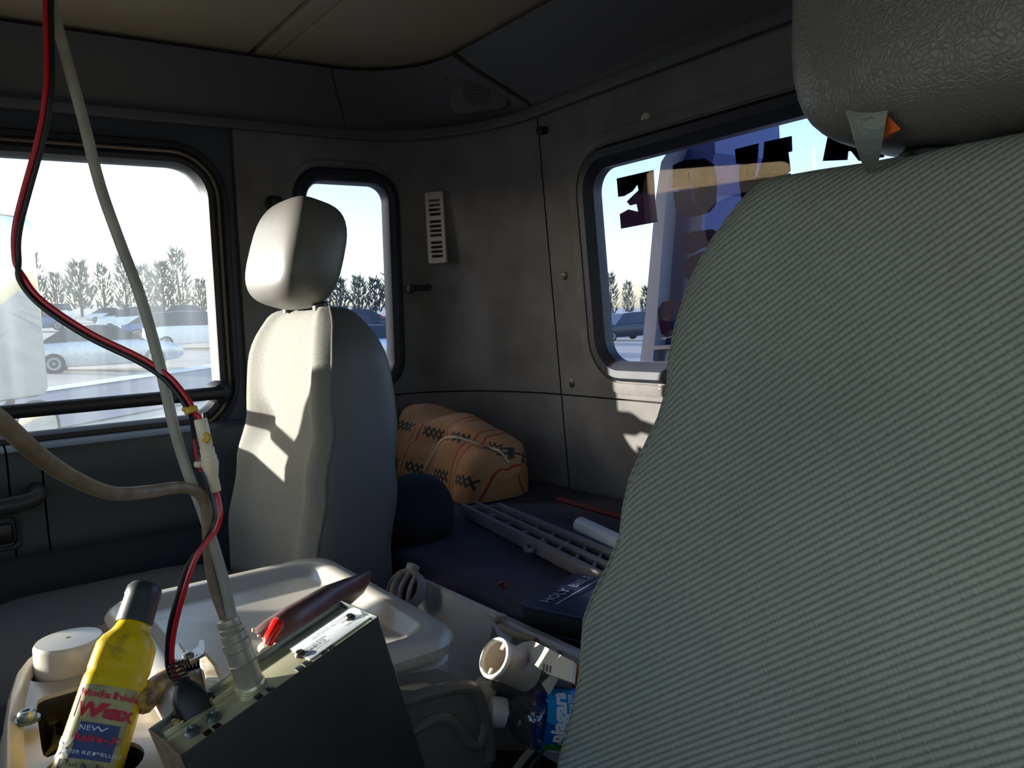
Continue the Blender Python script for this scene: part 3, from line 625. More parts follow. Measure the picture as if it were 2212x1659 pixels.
mb.plate(inner, [well, binc, cup], fm)
lp = lambda q, z: [V((x, y, z)) for x, y in q]
mid = [(lerp(x, -.88, .03), lerp(y, .12, .11)) for x, y in outer]; o3 = [(lerp(x, -.88, .012), lerp(y, .12, .04)) for x, y in outer]
o4 = [(lerp(x, -.88, -.035), lerp(y, .12, -.10)) for x, y in outer]
mb.loft([lp(inner, FZ - .012), lp(mid, FZ - .004), lp(o3, FZ), lp(outer, FZ - .006), lp(outer, FZ - .03), lp(o4, FZ - .045), lp(o4, .605)], True, False, False)
for q, dz in ((well, .02), (cup, .085), (binc, .075)): mb.loft([lp(q, FZ - .012), lp(q, FZ - .012 - dz)], True, False, False)
build('console_front', mb, M['console'], cs, 40)
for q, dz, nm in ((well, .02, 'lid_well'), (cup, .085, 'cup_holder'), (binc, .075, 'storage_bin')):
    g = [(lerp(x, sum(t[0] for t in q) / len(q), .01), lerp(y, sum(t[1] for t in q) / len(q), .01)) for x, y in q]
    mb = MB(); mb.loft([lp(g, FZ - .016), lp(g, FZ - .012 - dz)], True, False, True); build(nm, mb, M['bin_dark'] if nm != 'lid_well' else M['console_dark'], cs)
sc = P(58, 1545, Z=FZ); mb = MB(); mb.lathe(sc, (0, 0, 1), [(.0115, -.006), (.0115, -.003), (.0085, -.003), (.0085, .002), (.0065, .005), (.0035, .005), (.003, .001)], 16); build('screw', mb, M['steel_edge'], cs)
# lower moulding on the driver side
bp_ = lambda x, y, X=-.66: P(x, y, X=X)
out = [(868, 1514), (940, 1492), (1000, 1481), (1026, 1490), (1042, 1528), (1056, 1580), (1062, 1640), (1058, 1720), (900, 1720), (880, 1620)]
mb = MB(); mb.prism([bp_(*t) for t in out], (-.05, 0, 0)); sb = build('side_moulding', mb, M['console_dark'], cs, 30)
mb = MB(); mb.tube(smooth([bp_(868, 1516), bp_(940, 1494), bp_(1000, 1483), bp_(1025, 1492), bp_(1040, 1530), bp_(1054, 1580), bp_(1058, 1640)], 5), .0065, 10); build('rim', mb, M['console_dark'], sb)
mb = MB(); mb.tube(smooth([bp_(880, 1586), bp_(930, 1556), bp_(965, 1552), bp_(990, 1572), bp_(1012, 1602), bp_(1036, 1606), bp_(1048, 1560)], 5), .006, 10); build('rim', mb, M['console_dark'], sb)

# round plastic cap on the console front
mb = MB(); mb.lathe(c1.to_3d() if len(c1) == 2 else V((c1.x, c1.y, FZ - .02)), (0, 0, 1), [(.036, 0), (.037, .002), (.0365, .036), (.034, .040), (.012, .0415), (.003, .0415), (.0025, .038)], 32)
pk = build('plastic_disc', mb, M['console'], None); props(pk, 'thick round beige plastic disc with a small centre hole in the console front', 'disc')

# stones, paper and shiny can in the bin
def blob(c, rx, ry, rz, seed, amp=.25, sub=2):
    bm = bmesh.new(); bmesh.ops.create_icosphere(bm, subdivisions=sub, radius=1); rnd = random.Random(seed); dirs = [V((rnd.uniform(-1, 1), rnd.uniform(-1, 1), rnd.uniform(-1, 1))).normalized() for _ in range(9)]; am = [rnd.uniform(-amp, amp) for _ in dirs]
    mb = MB(); idx = {}
    vs = []
    for v in bm.verts:
        k = 1 + sum(a * max(0, v.co.dot(d_)) ** 3 for a, d_ in zip(am, dirs)); vs.append(V(c) + V((v.co.x * rx * k, v.co.y * ry * k, v.co.z * rz * k)))
    mb.add(vs, [tuple(v.index for v in f.verts) for f in bm.faces]); bm.free(); return mb
zf = FZ - .085
for (px, py, R, sd, lab) in ((135, 1545, .024, 1, 'largest rough grey stone in the console bin'), (182, 1512, .018, 2, 'darker grey stone half behind the yellow bottle'), (140, 1588, .014, 3, 'small flat brown stone in front of the other stones')):
    p_ = P(px, py, Z=zf + R * .9 + .012); o = build('stone', blob((p_.x, p_.y, zf + R * .8), R, R * .85, R * .8, sd), M['stone'], None, 25); props(o, lab, 'stone', 'stones in the console bin')
p_ = P(104, 1583, Z=zf + .03); mb = MB(); mb.lathe(V((p_.x, p_.y, zf)), (.15, .1, 1), [(.009, 0), (.010, .003), (.010, .04), (.008, .046), (.003, .048)], 16); o = build('metal_tube', mb, M['chrome'], None); props(o, 'small shiny metal tube beside the stones in the bin', 'tube')
mb = MB(); pp = [P(88, 1580, Z=zf + .02), P(150, 1592, Z=zf + .045), P(146, 1600, Z=zf + .03), P(90, 1640, Z=zf + .01)]
mb.prism(pp, (0, 0, -.0006)); o = build('paper_slip', mb, M['paper'], None, sm=False); props(o, 'crumpled white printed slip at the near end of the bin', 'paper')
mbt = MB(); e1 = (pp[1] - pp[0]).normalized(); e2 = (pp[3] - pp[0]); e2 = (e2 - e1 * e2.dot(e1)).normalized(); nn = e1.cross(e2); nn = nn if nn.z > 0 else -nn
text_to(mbt, 'FR', .012, lambda x, y: pp[0] + e1 * (.022 + x) - e2 * (y - .008) + nn * .0012); build('print', mbt, M['ink'], o, sm=False)

# ------------------------------------------------------------------ yellow wax bottle
A0 = P(196, 1640, d=.722); A1 = P(297, 1322, d=.80); ax = (A1 - A0).normalized(); Lb = (A1 - A0).length
side = (ROT @ V((1, .0, .1))); side = (side - ax * side.dot(ax)).normalized(); frt = side.cross(ax).normalized()
if frt.dot(ROT @ V((0, 0, 1))) > 0: frt = -frt
_t = math.radians(27); side, frt = side * math.cos(_t) + frt * -math.sin(_t), frt * math.cos(_t) + side * math.sin(_t)
bt = thing('wax_bottle', 'dirty yellow squeeze bottle with dark cap leaning in the cup holder', 'bottle', A0 - ax * .07)
HB = lambda h: interp(h, (-.075, -.07, .06, .088, .1, .118, .128), (.026, .029, .0285, .0275, .027, .016, .0135))
def body_pt(h, t, off=0):
    R = HB(h); k = interp(h, (.09, .13), (.72, 1.0)); c_, s_ = math.cos(t), math.sin(t); e = interp(h, (.09, .125), (.72, 1.0))
    return A0 + ax * h + side * ((R + off) * math.copysign(abs(c_) ** e, c_)) + frt * ((R * k + off) * math.copysign(abs(s_) ** e, s_))
hs = [-.075, -.072, -.06, -.02, .02, .05, .064, .068, .073, .078, .082, .088, .094, .1, .106, .112, .118, .123, .128]
groove = {.073: -.0012}
mb = MB(); mb.loft([[body_pt(h, 2 * math.pi * k / 36, groove.get(h, 0)) for k in range(36)] for h in hs]); build('bottle_body', mb, M['bottle_yellow'], bt, 50)
mb = MB(); mb.lathe(A0 + ax * .122, ax, [(.0165, 0), (.0172, .002), (.0165, .026), (.0172, .028), (.0165, .036), (.014, .0395), (.004, .0402)], 28, ref=V((0, 1, 0))); build('bottle_cap', mb, M['cap_dark'], bt)
# printed label wrapped on the flat face: u from the left edge, h along the bottle
def lab(u, h, off): return body_pt(h, math.pi * (1 - u), off)
def patch(u0, u1, h0, h1, off, nu=14, nh=8): return MB().loft([[lab(lerp(u0, u1, k / nu), lerp(h0, h1, j / nh), off) for k in range(nu + 1)] for j in range(nh + 1)], False)
lb = build('label', patch(.08, .70, -.072, .058, .0004), M['lab_khaki'], bt)
def prt(nm, mb, m): build(nm, mb, M[m], lb)
prt('label_block', patch(.31, .62, -.004, .026, .0007), 'lab_blue'); prt('label_block', patch(.31, .62, -.053, -.031, .0007), 'lab_pink'); prt('label_block', patch(.10, .17, .030, .055, .0007), 'lab_red')
def lt_(s, size, u, h, m, bold=.0, rot=False, sx=1.0, al='CENTER'):
    mb = MB(); k = .0285 * 2.35
    if rot: text_to(mb, s, size, lambda x, y: lab(u - y / k, h + x, .0011), al, bold, sx)
    else: text_to(mb, s, size, lambda x, y: lab(u + x / k, h + y, .0011), al, bold, sx)
    prt('label_text', mb, m)
lt_('Windshield', .0085, .45, .050, 'lab_red', .0002); lt_('Wax', .0165, .47, .036, 'lab_red', .0008)
lt_('Rain-X', .0235, .19, -.022, 'ink', .0012, True, 1.05)
lt_('Rain-X', .0085, .47, .013, 'lab_red', .0003); lt_('NEW', .006, .42, .021, 'white_ink'); lt_('WATER REPELLENT', .0042, .46, .001, 'white_ink')
for s, h in (('Fast & Easy', -.009), ('to Apply', -.0145), ('Great advantage for', -.0205), ('all weather driving', -.0265)): lt_(s, .0052, .47, h, 'ink')
for s, h in (('Increases', -.036), ('Visibility and', -.042), ('Driving Safety', -.048)): lt_(s, .0058, .465, h, 'lab_yel', .0001)
lt_('REPELS RAIN, SLEET AND SNOW', .0042, .36, -.058, 'ink'); lt_('16 FL OZ', .005, .36, -.065, 'ink')

# ------------------------------------------------------------------ radio standing on its front
RA = V((-.6652, .1092, .842)); rw = V((-.1596, .9495, .2702)).normalized(); rt = V((.9847, .1726, -.0247)).normalized(); rl = rw.cross(rt).normalized()
if rl.z > 0: rl = -rl
RW_, RT_, RL_ = .184, .057, .235
rd = thing('cb_radio', 'black and zinc two-way radio standing on end with its connectors upward', 'radio', RA + rw * RW_ / 2 + rt * RT_ / 2 + rl * RL_)
def rp(a, b_, c): return RA + rw * a + rt * b_ + rl * c
def rbx(a0, a1, b0, b1, c0, c1, r_=.0008): return MB().rbox(rp((a0 + a1) / 2, (b0 + b1) / 2, (c0 + c1) / 2), (a1 - a0, b1 - b0, c1 - c0), r_, (rw, rt, rl))
build('cover_panel', rbx(.0, RW_, RT_ - .0016, RT_, 0, RL_), M['radio_black'], rd)
build('cover_panel', rbx(.0, RW_, 0, .0016, -.001, RL_), M['steel_edge'], rd, label='bare steel edge panel of the radio')
build('end_panel', rbx(-.0016, .0, 0, RT_, -.001, RL_), M['cable_dirty'], rd, label='dusty end panel'); build('end_panel', rbx(RW_, RW_ + .0016, 0, RT_, -.001, RL_), M['steel_edge'], rd)
rear = build('rear_panel', rbx(.0008, RW_ - .0008, .002, RT_ - .002, .0045, .006, .0004), M['zinc'], rd)
build('front_panel', rbx(.0, RW_, 0, RT_, RL_ - .01, RL_), M['black'], rd)
PL = (rp(0, 0, .0044), -rl)
def rpt(px, py, up=0): return P(px, py, pl=PL) - rl * up
def rab(px, py): p_ = rpt(px, py) - RA; return p_.dot(rw), p_.dot(rt)
for px, py in ((437, 1574), (458, 1561), (553, 1502), (577, 1484), (641, 1441), (657, 1430), (692, 1407), (708, 1396)):
    a_, b_ = rab(px, py); build('slot', rbx(a_ - .0028, a_ + .0028, RT_ - .0150, RT_ - .0085, .0038, .0046, .0002), M['black'], rear)
for px, py in ((463, 1552), (417, 1584)):
    mb = MB(); mb.lathe(rpt(px, py), -rl, [(.0062, 0), (.0062, .0015), (.0042, .003), (.0046, .0045), (.003, .005), (.0022, .003)], 14); build('rivet', mb, M['steel_edge'], rear)
# bracket and plug
a_, b_ = rab(428, 1552)
build('bracket', rbx(a_ - .026, a_ + .034, b_ - .003, b_ - .0015, -.001, .0045, .0005), M['zinc'], rear)
build('socket', rbx(a_ - .013, a_ + .019, b_ - .016, b_ - .004, -.006, .0044, .002), M['black'], rear)
for px, py in ((384, 1571), (455, 1524)):
    mb = MB(); mb.lathe(rpt(px, py, .001), -rl, [(.0045, 0), (.0045, .004), (.003, .006), (.001, .0065)], 8); build('screw', mb, M['tool_grip_dirty'], rear)
# name plate with upside-down print
pa, pb, pd = rab(620, 1408), rab(762, 1321), rab(648, 1428)
a0_, a1_ = pa[0] + .003, pb[0] + .003; b0_, b1_ = pa[1] - .002, RT_ - .012
pl_ = build('name_plate', rbx(a0_, a1_, b0_, b1_, .0034, .0044, .0003), M['plate_white'], rear)
def ptxt(s, size, a, b_):
    mb = MB(); text_to(mb, s, size, lambda x, y: rp(a - x, b_ + y * -1 * -1, .0031), 'CENTER', 0.0); build('plate_text', mb, M['ink'], pl_)
am = (a0_ + a1_) / 2; bm_ = (b0_ + b1_) / 2
mb = MB()
for px, py in ((649, 1416), (757, 1337)):
    m2 = MB(); m2.lathe(rpt(px, py, .0008), -rl, [(.0048, 0), (.0045, .002), (.003, .0035), (.0015, .0036), (.001, .002)], 14); build('screw', m2, M['screw'], pl_)
for s, sz, da, db in (('TWO-WAY RADIO', .0030, -.020, .0095), ('COBRA', .0062, -.020, .0045), ('MADE IN CHINA', .0036, -.020, .0), ('FCC ID', .003, -.033, -.005), ('DATE OF MFG', .0032, .022, .006), ('SERIAL NO.', .0034, .020, -.002), ('MANUFACTURED UNDER LICENSE', .0026, .004, -.0065), ('COMPLIES WITH FCC RULES PART 95', .0024, .006, -.0095)):
    ptxt(s, sz, am + da, bm_ + db)

# antenna lead: two grey coax tails into one connector
sk = rpt(545, 1488); cdir = (P(494, 1345, d=.655) - sk).normalized()
cx_ = thing('antenna_lead', 'two grey coax cables joined into one thick connector on the radio', 'cable', sk)
mb = MB(); mb.lathe(sk, -rl, [(.0125, 0), (.0125, .002), (.011, .003), (.012, .005), (.011, .007)], 24); build('socket_ring', mb, M['zinc'], cx_)
Lc = (P(494, 1345, d=.655) - sk).length
mb = MB(); mb.lathe(sk + cdir * .004, cdir, [(.0108, 0), (.0108, .018), (.0112, .019), (.0104, .02), (.0104, .03), (.0112, .031), (.0112, Lc - .020), (.0098, Lc - .019), (.0098, Lc - .013), (.0088, Lc - .012), (.0094, Lc - .010), (.0094, Lc - .008), (.0086, Lc - .007), (.0092, Lc - .005), (.0085, Lc - .001), (.006, Lc)], 28); build('connector', mb, M['conn'], cx_)
ce_ = sk + cdir * Lc
c1p = [(502, 1340, .655), (485, 1260, .655), (462, 1180, .652), (436, 1100, .65), (402, 1010, .648), (375, 920, .645), (343, 780, .642), (303, 640, .64), (258, 520, .64), (216, 400, .64), (180, 260, .645), (150, 150, .655), (118, 30, .66), (100, -60, .67)]
pts = smooth([P(*q[:2], d=q[2]) for q in c1p], 5); pts += smooth([pts[-1], lerp(pts[-1], V((-.95, -.06, 1.62)), .5), V((-.95, -.06, 1.738))], 4)[1:]
mb = MB(); mb.tube(pts, .0043, 12); build('coax_cable', mb, M['cable_grey'], cx_)
c2p = [(-160, 790, .30), (0, 910, .352), (85, 985, .40), (165, 1037, .46), (246, 1066, .52), (322, 1062, .575), (392, 1053, .622), (430, 1066, .64), (446, 1100, .645), (449, 1150, .65), (453, 1215, .655), (465, 1275, .658), (482, 1322, .66), (490, 1348, .658)]
mb = MB(); mb.tube(smooth([P(*q[:2], d=q[2]) for q in c2p], 6), .0046, 12); build('coax_cable', mb, M['cable_dirty'], cx_, label='dirtier brown coax tail looping in from the left')

# power lead: red and black pair with in-line fuse holder and plug
pw = thing('power_lead', 'red and black power lead with in-line cream fuse holder and black plug', 'cable', rpt(428, 1552))
def pair(path, r_=.0019, flip=None, m_=6):
    ps_ = smooth([P(*q[:2], d=q[2]) for q in path], m_); A, B = [], []
    for i, p_ in enumerate(ps_):
        t = (ps_[min(i + 1, len(ps_) - 1)] - ps_[max(i - 1, 0)]).normalized(); vd = (p_ - EYE).normalized(); sd = t.cross(vd).normalized()
        f = i / (len(ps_) - 1); an = interp(f, [q[0] for q in flip], [q[1] for q in flip]) if flip else 0
        off = sd * math.cos(an) + vd * math.sin(an); A.append(p_ + off * r_); B.append(p_ - off * r_)
    return A, B
top = [(105, -60, .655), (104, 20, .65), (106, 100, .645), (106, 180, .64), (96, 260, .64), (80, 330, .64), (55, 420, .64), (38, 490, .64), (35, 545, .64), (46, 600, .64), (90, 655, .64), (190, 722, .64), (300, 776, .64), (360, 816, .64), (400, 864, .64), (412, 888, .64)]
Rp, Bp = pair(top, .002, [(0, math.pi), (.3, math.pi), (.36, math.pi), (.55, math.pi * .75), (.62, 0), (1, 0)])
upz = [Rp[0] + V((0, -.02, .2)), Rp[0]]
for nm, pp_, m_ in (('red_wire', Rp, 'red_wire'), ('black_wire', Bp, 'black_wire')):
    q0 = pp_[0]; ex = smooth([V((-.99, -.08, 1.738)), lerp(V((-.99, -.08, 1.738)), q0, .6), q0], 4)[:-1]
    mb = MB(); mb.tube(ex + pp_, .0021, 8); build(nm, mb, M[m_], pw)
# fuse holder
fa, fb = P(433, 905, d=.64), P(467, 1062, d=.645); fd_ = (fb - fa).normalized(); Lf = (fb - fa).length
mb = MB(); mb.lathe(fa, fd_, [(.0045, 0), (.0052, .001), (.0052, Lf * .36), (.0048, Lf * .37), (.0048, Lf * .39), (.0056, Lf * .4), (.0056, Lf * .50), (.0062, Lf * .51), (.0062, Lf * .57), (.0066, Lf * .575), (.0066, Lf * .63), (.0048, Lf * .76), (.0042, Lf * .78), (.0042, Lf * .98), (.0035, Lf)], 18); fh = build('fuse_holder', mb, M['cream'], pw)
for px, py in ((463, 999), (428, 1003)):
    mb = MB(); mb.rbox(P(px, py, d=.643), (.006, .006, .005), .0018); build('lug', mb, M['cream'], fh)
mb = MB(); mb.tube(smooth([P(441, 938, d=.638), P(450, 942, d=.637), P(447, 952, d=.637), P(440, 949, d=.638)], 4), .0022, 8); build('rubber_band', mb, M['yellow_tie'], fh)
mb = MB(); mb.tube(smooth([P(414, 884, d=.64), P(420, 892, d=.64), P(428, 900, d=.64), P(435, 912, d=.641)], 4), .0021, 8); build('red_wire', mb, M['red_wire'], pw)
mb = MB(); mb.lathe(P(410, 880, d=.64), P(414, 890, d=.64) - P(410, 880, d=.64), [(.0048, 0), (.0054, .001), (.0054, .004), (.0046, .005)], 12); mb.rbox(P(402, 884, d=.638), (.006, .006, .004), .0015); build('cable_tie', mb, M['yellow_tie'], pw)
blk = [(411, 886, .642), (416, 915, .646), (421, 960, .65), (428, 1000, .652), (444, 1040, .652), (458, 1080, .65), (465, 1120, .648), (456, 1148, .645), (442, 1172, .64), (420, 1200, .637), (400, 1235, .636), (384, 1290, .636), (368, 1350, .64), (362, 1410, .645), (366, 1452, .65), (384, 1476, .652), (395, 1492, .652)]
red = [(467, 1060, .645), (474, 1090, .643), (476, 1115, .642), (468, 1142, .642), (452, 1164, .64), (434, 1187, .637), (420, 1212, .635), (406, 1250, .634), (390, 1305, .635), (376, 1365, .64), (371, 1415, .645), (375, 1452, .65), (390, 1470, .652), (400, 1490, .652)]
for nm, pp_ in (('black_wire', blk), ('red_wire', red)):
    mb = MB(); mb.tube(smooth([P(*q[:2], d=q[2]) for q in pp_], 6), .0022, 8); build(nm, mb, M[nm], pw)
# thin red and black branch beside the fuse
mb = MB(); mb.tube(smooth([P(*q, d=.648) for q in ((414, 900), (418, 940), (424, 985), (434, 1020))], 5), .0012, 6); build('thin_wire', mb, M['red_wire'], pw)
# plug: flat black moulding with ribbed neck
pb0 = rp(a_, b_, .0) ; a_, b_ = rab(424, 1556)
pdn = (P(396, 1480, d=.645) - rpt(424, 1543)); ph_ = pdn.length; pu = pdn.normalized(); pside = (rw - pu * rw.dot(pu)).normalized(); pth_ = pu.cross(pside)
mb = MB(); base_ = rpt(424, 1543, .004)
for h_, w2_, t_ in ((0, .0, 0),): pass
lps = []
for h_, ww, tt in ((-.004, .0125, .0062), (0, .013, .0065), (.008, .0132, .0065), (.014, .0118, .0064), (.019, .009, .006), (.023, .0062, .0055), (.027, .0048, .0045)):
    lps.append([base_ + pu * h_ + pside * x + pth_ * y for x, y in rr(-ww, ww, -tt, tt, .004, 3)])
mb.loft(lps); build('plug', mb, M['black'], pw)
for k in range(5):
    mb = MB(); mb.rbox(base_ + pu * (.025 + k * .0036) , (.0120 - k * .0008, .0092, .0022), .0008, (pside, pth_, pu)); build('strain_rib', mb, M['black'], pw)

# ------------------------------------------------------------------ things on the tray
tz = TZ - .014
ws = thing('wire_strippers', 'wire stripper pliers with black spring and yellowed grips on the tray', 'pliers', P(405, 1418, Z=tz))
def slab(name, pix, z, t, m, par, ang=30): 
    mb = MB(); mb.prism([P(x, y, Z=z) for x, y in pix], (0, 0, -t)); return build(name, mb, M[m], par, ang)
slab('jaw', [(374, 1408), (378, 1396), (386, 1388), (391, 1391), (398, 1404), (420, 1406), (424, 1414), (404, 1424), (386, 1424), (374, 1420)], tz + .014, .006, 'tool_steel', ws)
slab('jaw', [(398, 1412), (414, 1406), (428, 1396), (431, 1382), (441, 1383), (442, 1404), (440, 1412), (428, 1420), (410, 1426)], tz + .019, .005, 'tool_steel', ws)
for k in range(4): slab('tooth', [(384 + k * 3, 1390 + k * 4), (388 + k * 3, 1388 + k * 4), (390 + k * 3, 1391 + k * 4), (386 + k * 3, 1393 + k * 4)], tz + .016, .003, 'screw', ws)
mb = MB(); mb.lathe(P(406, 1417, Z=tz + .019), (0, 0, 1), [(.006, 0), (.006, .002), (.004, .0035), (.001, .004)], 14); build('pivot_rivet', mb, M['tool_steel'], ws)
s0, s1 = P(378, 1443, Z=tz + .012), P(432, 1428, Z=tz + .012); sd_ = (s1 - s0); a1 = sd_.normalized(); a2 = a1.cross(V((0, 0, 1))).normalized(); a3 = V((0, 0, 1))
mb = MB(); mb.tube([s0 + sd_ * (k / 84) + a2 * (.0062 * math.cos(k * 2 * math.pi / 12)) + a3 * (.0062 * math.sin(k * 2 * math.pi / 12)) for k in range(85)], .0014, 6); build('coil_spring', mb, M['black'], ws)
mb = MB(); mb.loft([[P(x, y, Z=tz + z) for x, y in q] for z, q in ((.004, [(428, 1424), (446, 1413), (470, 1440), (492, 1492), (478, 1510), (452, 1512), (440, 1470)]), (.016, [(428, 1422), (446, 1411), (470, 1438), (492, 1490), (478, 1508), (452, 1510), (440, 1468)]), (.020, [(434, 1424), (444, 1417), (462, 1440), (480, 1488), (474, 1500), (458, 1502), (446, 1466)]))]); build('grip', mb, M['tool_grip'], ws, 30)
gpts = [P(384, 1448, Z=tz + .012), P(366, 1462, Z=tz + .014), P(345, 1478, Z=tz + .014), P(325, 1498, Z=tz + .013), P(308, 1520, Z=tz + .012), P(303, 1528, Z=tz + .011)]
mb = MB(); mb.tube(smooth(gpts, 4), [.005, .006, .0075, .009, .0098, .010, .0102, .0104, .0106, .0108, .011, .0112, .0113, .0114, .0114, .0112, .0108, .01, .009, .007, .004], 12); build('grip', mb, M['tool_grip_dirty'], ws)

lp_ = thing('leather_pouch', 'long brown leather pouch with zip lying across the tray behind the radio', 'pouch', P(690, 1360, Z=tz))
cs_ = [(588, 1378, .86, .022, .020), (612, 1362, .865, .026, .022), (650, 1336, .89, .028, .022), (690, 1312, .925, .028, .02), (730, 1286, .96, .026, .016), (765, 1266, .99, .021, .010), (788, 1248, 1.01, .012, .004), (800, 1235, 1.02, .003, .002)]
cp = [P(x, y, d=d_) for x, y, d_, _, _ in cs_]; loops = []
for i, q in enumerate(cs_):
    t = (cp[min(i + 1, len(cp) - 1)] - cp[max(i - 1, 0)]).normalized(); up = V((0, 0, 1)); up = (up - t * up.z).normalized(); sd = t.cross(up)
    loops.append([cp[i] + up * (q[3] * math.sin(2 * math.pi * k / 20)) + sd * (q[4] * math.copysign(abs(math.cos(2 * math.pi * k / 20)) ** .8, math.cos(2 * math.pi * k / 20))) for k in range(20)])
mb = MB(); inn = [[lerp(p_, cp[0], .12) + (cp[1] - cp[0]) * .0 for p_ in loops[0]], [lerp(p_, cp[1], .14) for p_ in loops[1]], [lerp(p_, cp[2], .5) for p_ in loops[2]]]
mb.loft(inn[::-1] + loops, True, True, True); build('pouch_body', mb, M['leather_brown'], lp_, 60)
for k in range(16):
    f = k / 16; p_ = loops[0][int(f * 20) % 20]; mb = MB(); mb.rbox(p_, (.003, .003, .002), .0006); build('zip_tooth', mb, M['rope'], lp_)
rl_ = thing('lighter', 'red translucent lighter sticking out of the brown pouch mouth', 'lighter', P(590, 1380, d=.85))
l0, l1 = P(604, 1338, d=.838), P(578, 1387, d=.828); la_ = (l1 - l0).normalized(); lsd = la_.cross(V((0, 0, 1))).normalized(); lup = la_.cross(lsd)
mb = MB(); mb.loft([[l0 + la_ * h_ + lsd * x + lup * y for x, y in rr(-w_, w_, -t_, t_, t_ * .8, 3)] for h_, w_, t_ in ((0, .006, .004), (.004, .0075, .0055), (.014, .0065, .0055), (.022, .0065, .0055), (.027, .005, .004))]); build('lighter_body', mb, M['red_clear'], rl_)
mb = MB(); mb.rbox(l0 + la_ * .002, (.013, .009, .008), .003, (lsd, lup, la_)); build('lighter_top', mb, M['red_paint'], rl_)
mb = MB(); q0 = [P(566, 1406, d=.86), P(575, 1396, d=.858), P(588, 1392, d=.858), P(600, 1390, d=.86), P(615, 1388, d=.865)]; mb.tube(smooth(q0, 4), [.003] + [.0065] * 7 + [.006] * 9, 10); o = build('braided_cord', mb, M['rope'], None); props(o, 'stub of cream braided cord below the pouch mouth', 'cord')

# ------------------------------------------------------------------ between and behind the seats
# grey trim panel leaning on the bunk edge
T0, T1 = P(905, 1246, Z=.745), P(1238, 1398, Z=.745); D1 = V((T1.x - .02, .565, .606)); D0 = V((T0.x + .03, .555, .606))
tp = thing('trim_panel', 'large pale grey plastic panel leaning against the bunk edge, ribbed at the right', 'panel', (T0 + D1) * .5)
pn = (T1 - T0).cross(D0 - T0).normalized(); pn = pn if pn.z > 0 else -pn
def tpp(u_, v_, hh=0): return lerp(lerp(T0, T1, u_), lerp(D0, D1, u_), v_) + pn * hh
mb = MB(); g = [(u_, v_) for u_, v_ in rr(0, 1.15, 0, 1, .06, 4)]
mb.loft([[tpp(u_, v_, -.004) for u_, v_ in g], [tpp(u_, v_, 0) for u_, v_ in g], [tpp(lerp(u_, .55, .02), lerp(v_, .5, .04), .003) for u_, v_ in g]]); build('panel_sheet', mb, M['panel_grey'], tp)
def tbar(u0, v0, u1, v1, hgt, th_, nm='rib'):
    p0, p1 = tpp(u0, v0), tpp(u1, v1); d_ = (p1 - p0); L_ = d_.length; d_.normalize(); mb = MB(); mb.rbox((p0 + p1) / 2 + pn * hgt / 2, (L_, th_, hgt), .001, (d_, pn.cross(d_), pn)); return build(nm, mb, M['panel_grey'], tp)
tbar(.56, .02, 1.1, .02, .014, .006); tbar(.62, .30, 1.1, .30, .012, .004)
for u_ in (.60, .72, .84, .96): tbar(u_, .04, u_ - .02, .30, .012, .004)
mb = MB(); mb.lathe(tpp(.70, .40), pn, [(.020, 0), (.020, .014), (.015, .014), (.015, .002)], 20); build('boss', mb, M['panel_grey'], tp)
mb = MB(); mb.rbox(tpp(.635, .0, .014), (.014, .010, .02), .003, ((T1 - T0).normalized(), pn.cross((T1 - T0).normalized()), pn)); build('clip', mb, M['duct'], tp)
mb = MB(); mb.rbox(tpp(.90, .42, .014), (.035, .03, .028), .004, ((T1 - T0).normalized(), pn.cross((T1 - T0).normalized()), pn)); build('clip', mb, M['grey_part'], tp)
# loose louvre ring
lr = thing('louvre_ring', 'loose grey round louvre with curved slats behind the tray corner', 'vent', P(876, 1300, Z=.74))
rc_ = P(878, 1274, d=1.235); rn = (V((.35, -.75, .55))).normalized(); ra_ = rn.cross(V((0, 0, 1))).normalized(); rb_ = ra_.cross(rn)
mb = MB(); mb.lathe(rc_ - rn * .012, rn, [(.027, 0), (.031, .004), (.031, .020), (.027, .024), (.024, .020), (.023, .004), (.024, 0)], 28, capa=False, capb=False); build('ring', mb, M['grey_part'], lr)
for k in (-1, 0, 1):
    mb = MB(); mb.tube(smooth([rc_ + ra_ * (k * .014) + rb_ * -.024 + rn * .006, rc_ + ra_ * (k * .016) + rn * .014, rc_ + ra_ * (k * .014) + rb_ * .024 + rn * .006], 5), .0035, 8); build('slat', mb, M['grey_part'], lr)
mb = MB(); mb.rbox(rc_ + rb_ * .034, (.014, .012, .02), .003, (ra_, rb_, rn)); build('tab', mb, M['grey_part'], lr)
# broken duct
dc = P(1073, 1423, d=0.808); dax = (ROT @ V((-.686, -.50, -.53))).normalized(); dq = dax.cross(V((0, 0, 1))).normalized(); dq2 = dq.cross(dax)
dt = thing('air_duct', 'broken cream air duct with a bright round mouth beside the grey console', 'duct', V((dc.x, dc.y, .60)))
mb = MB(); mb.lathe(dc - dax * .046, dax, [(.0185, 0), (.0188, .03), (.0195, .034), (.0195, .044), (.0205, .045), (.0205, .048), (.0168, .048), (.016, .0)], 30, capa=False, capb=False); build('duct_mouth', mb, M['duct'], dt)
mb = MB(); mb.lathe(dc, dax, [(.0166, .001), (.0206, .001), (.0206, .0035), (.020, .0045), (.0172, .0045), (.0166, .001)], 30, capa=False, capb=False); build('mouth_ring', mb, M['ring_white'], dt)
for px, py in ((1083, 1406), (1064, 1444)):
    t_ = P(px, py, pl=(dc, dax)); e_ = (t_ - dc).normalized(); f_ = e_.cross(dax); mb = MB(); mb.rbox(dc + e_ * .0135 + dax * .001, (.0075, .003, .003), .0008, (e_, f_, dax)); build('tab', mb, M['ring_white'], dt)
TPL = (P(1150, 1412, d=0.817), V((-.42, -.60, .68)))
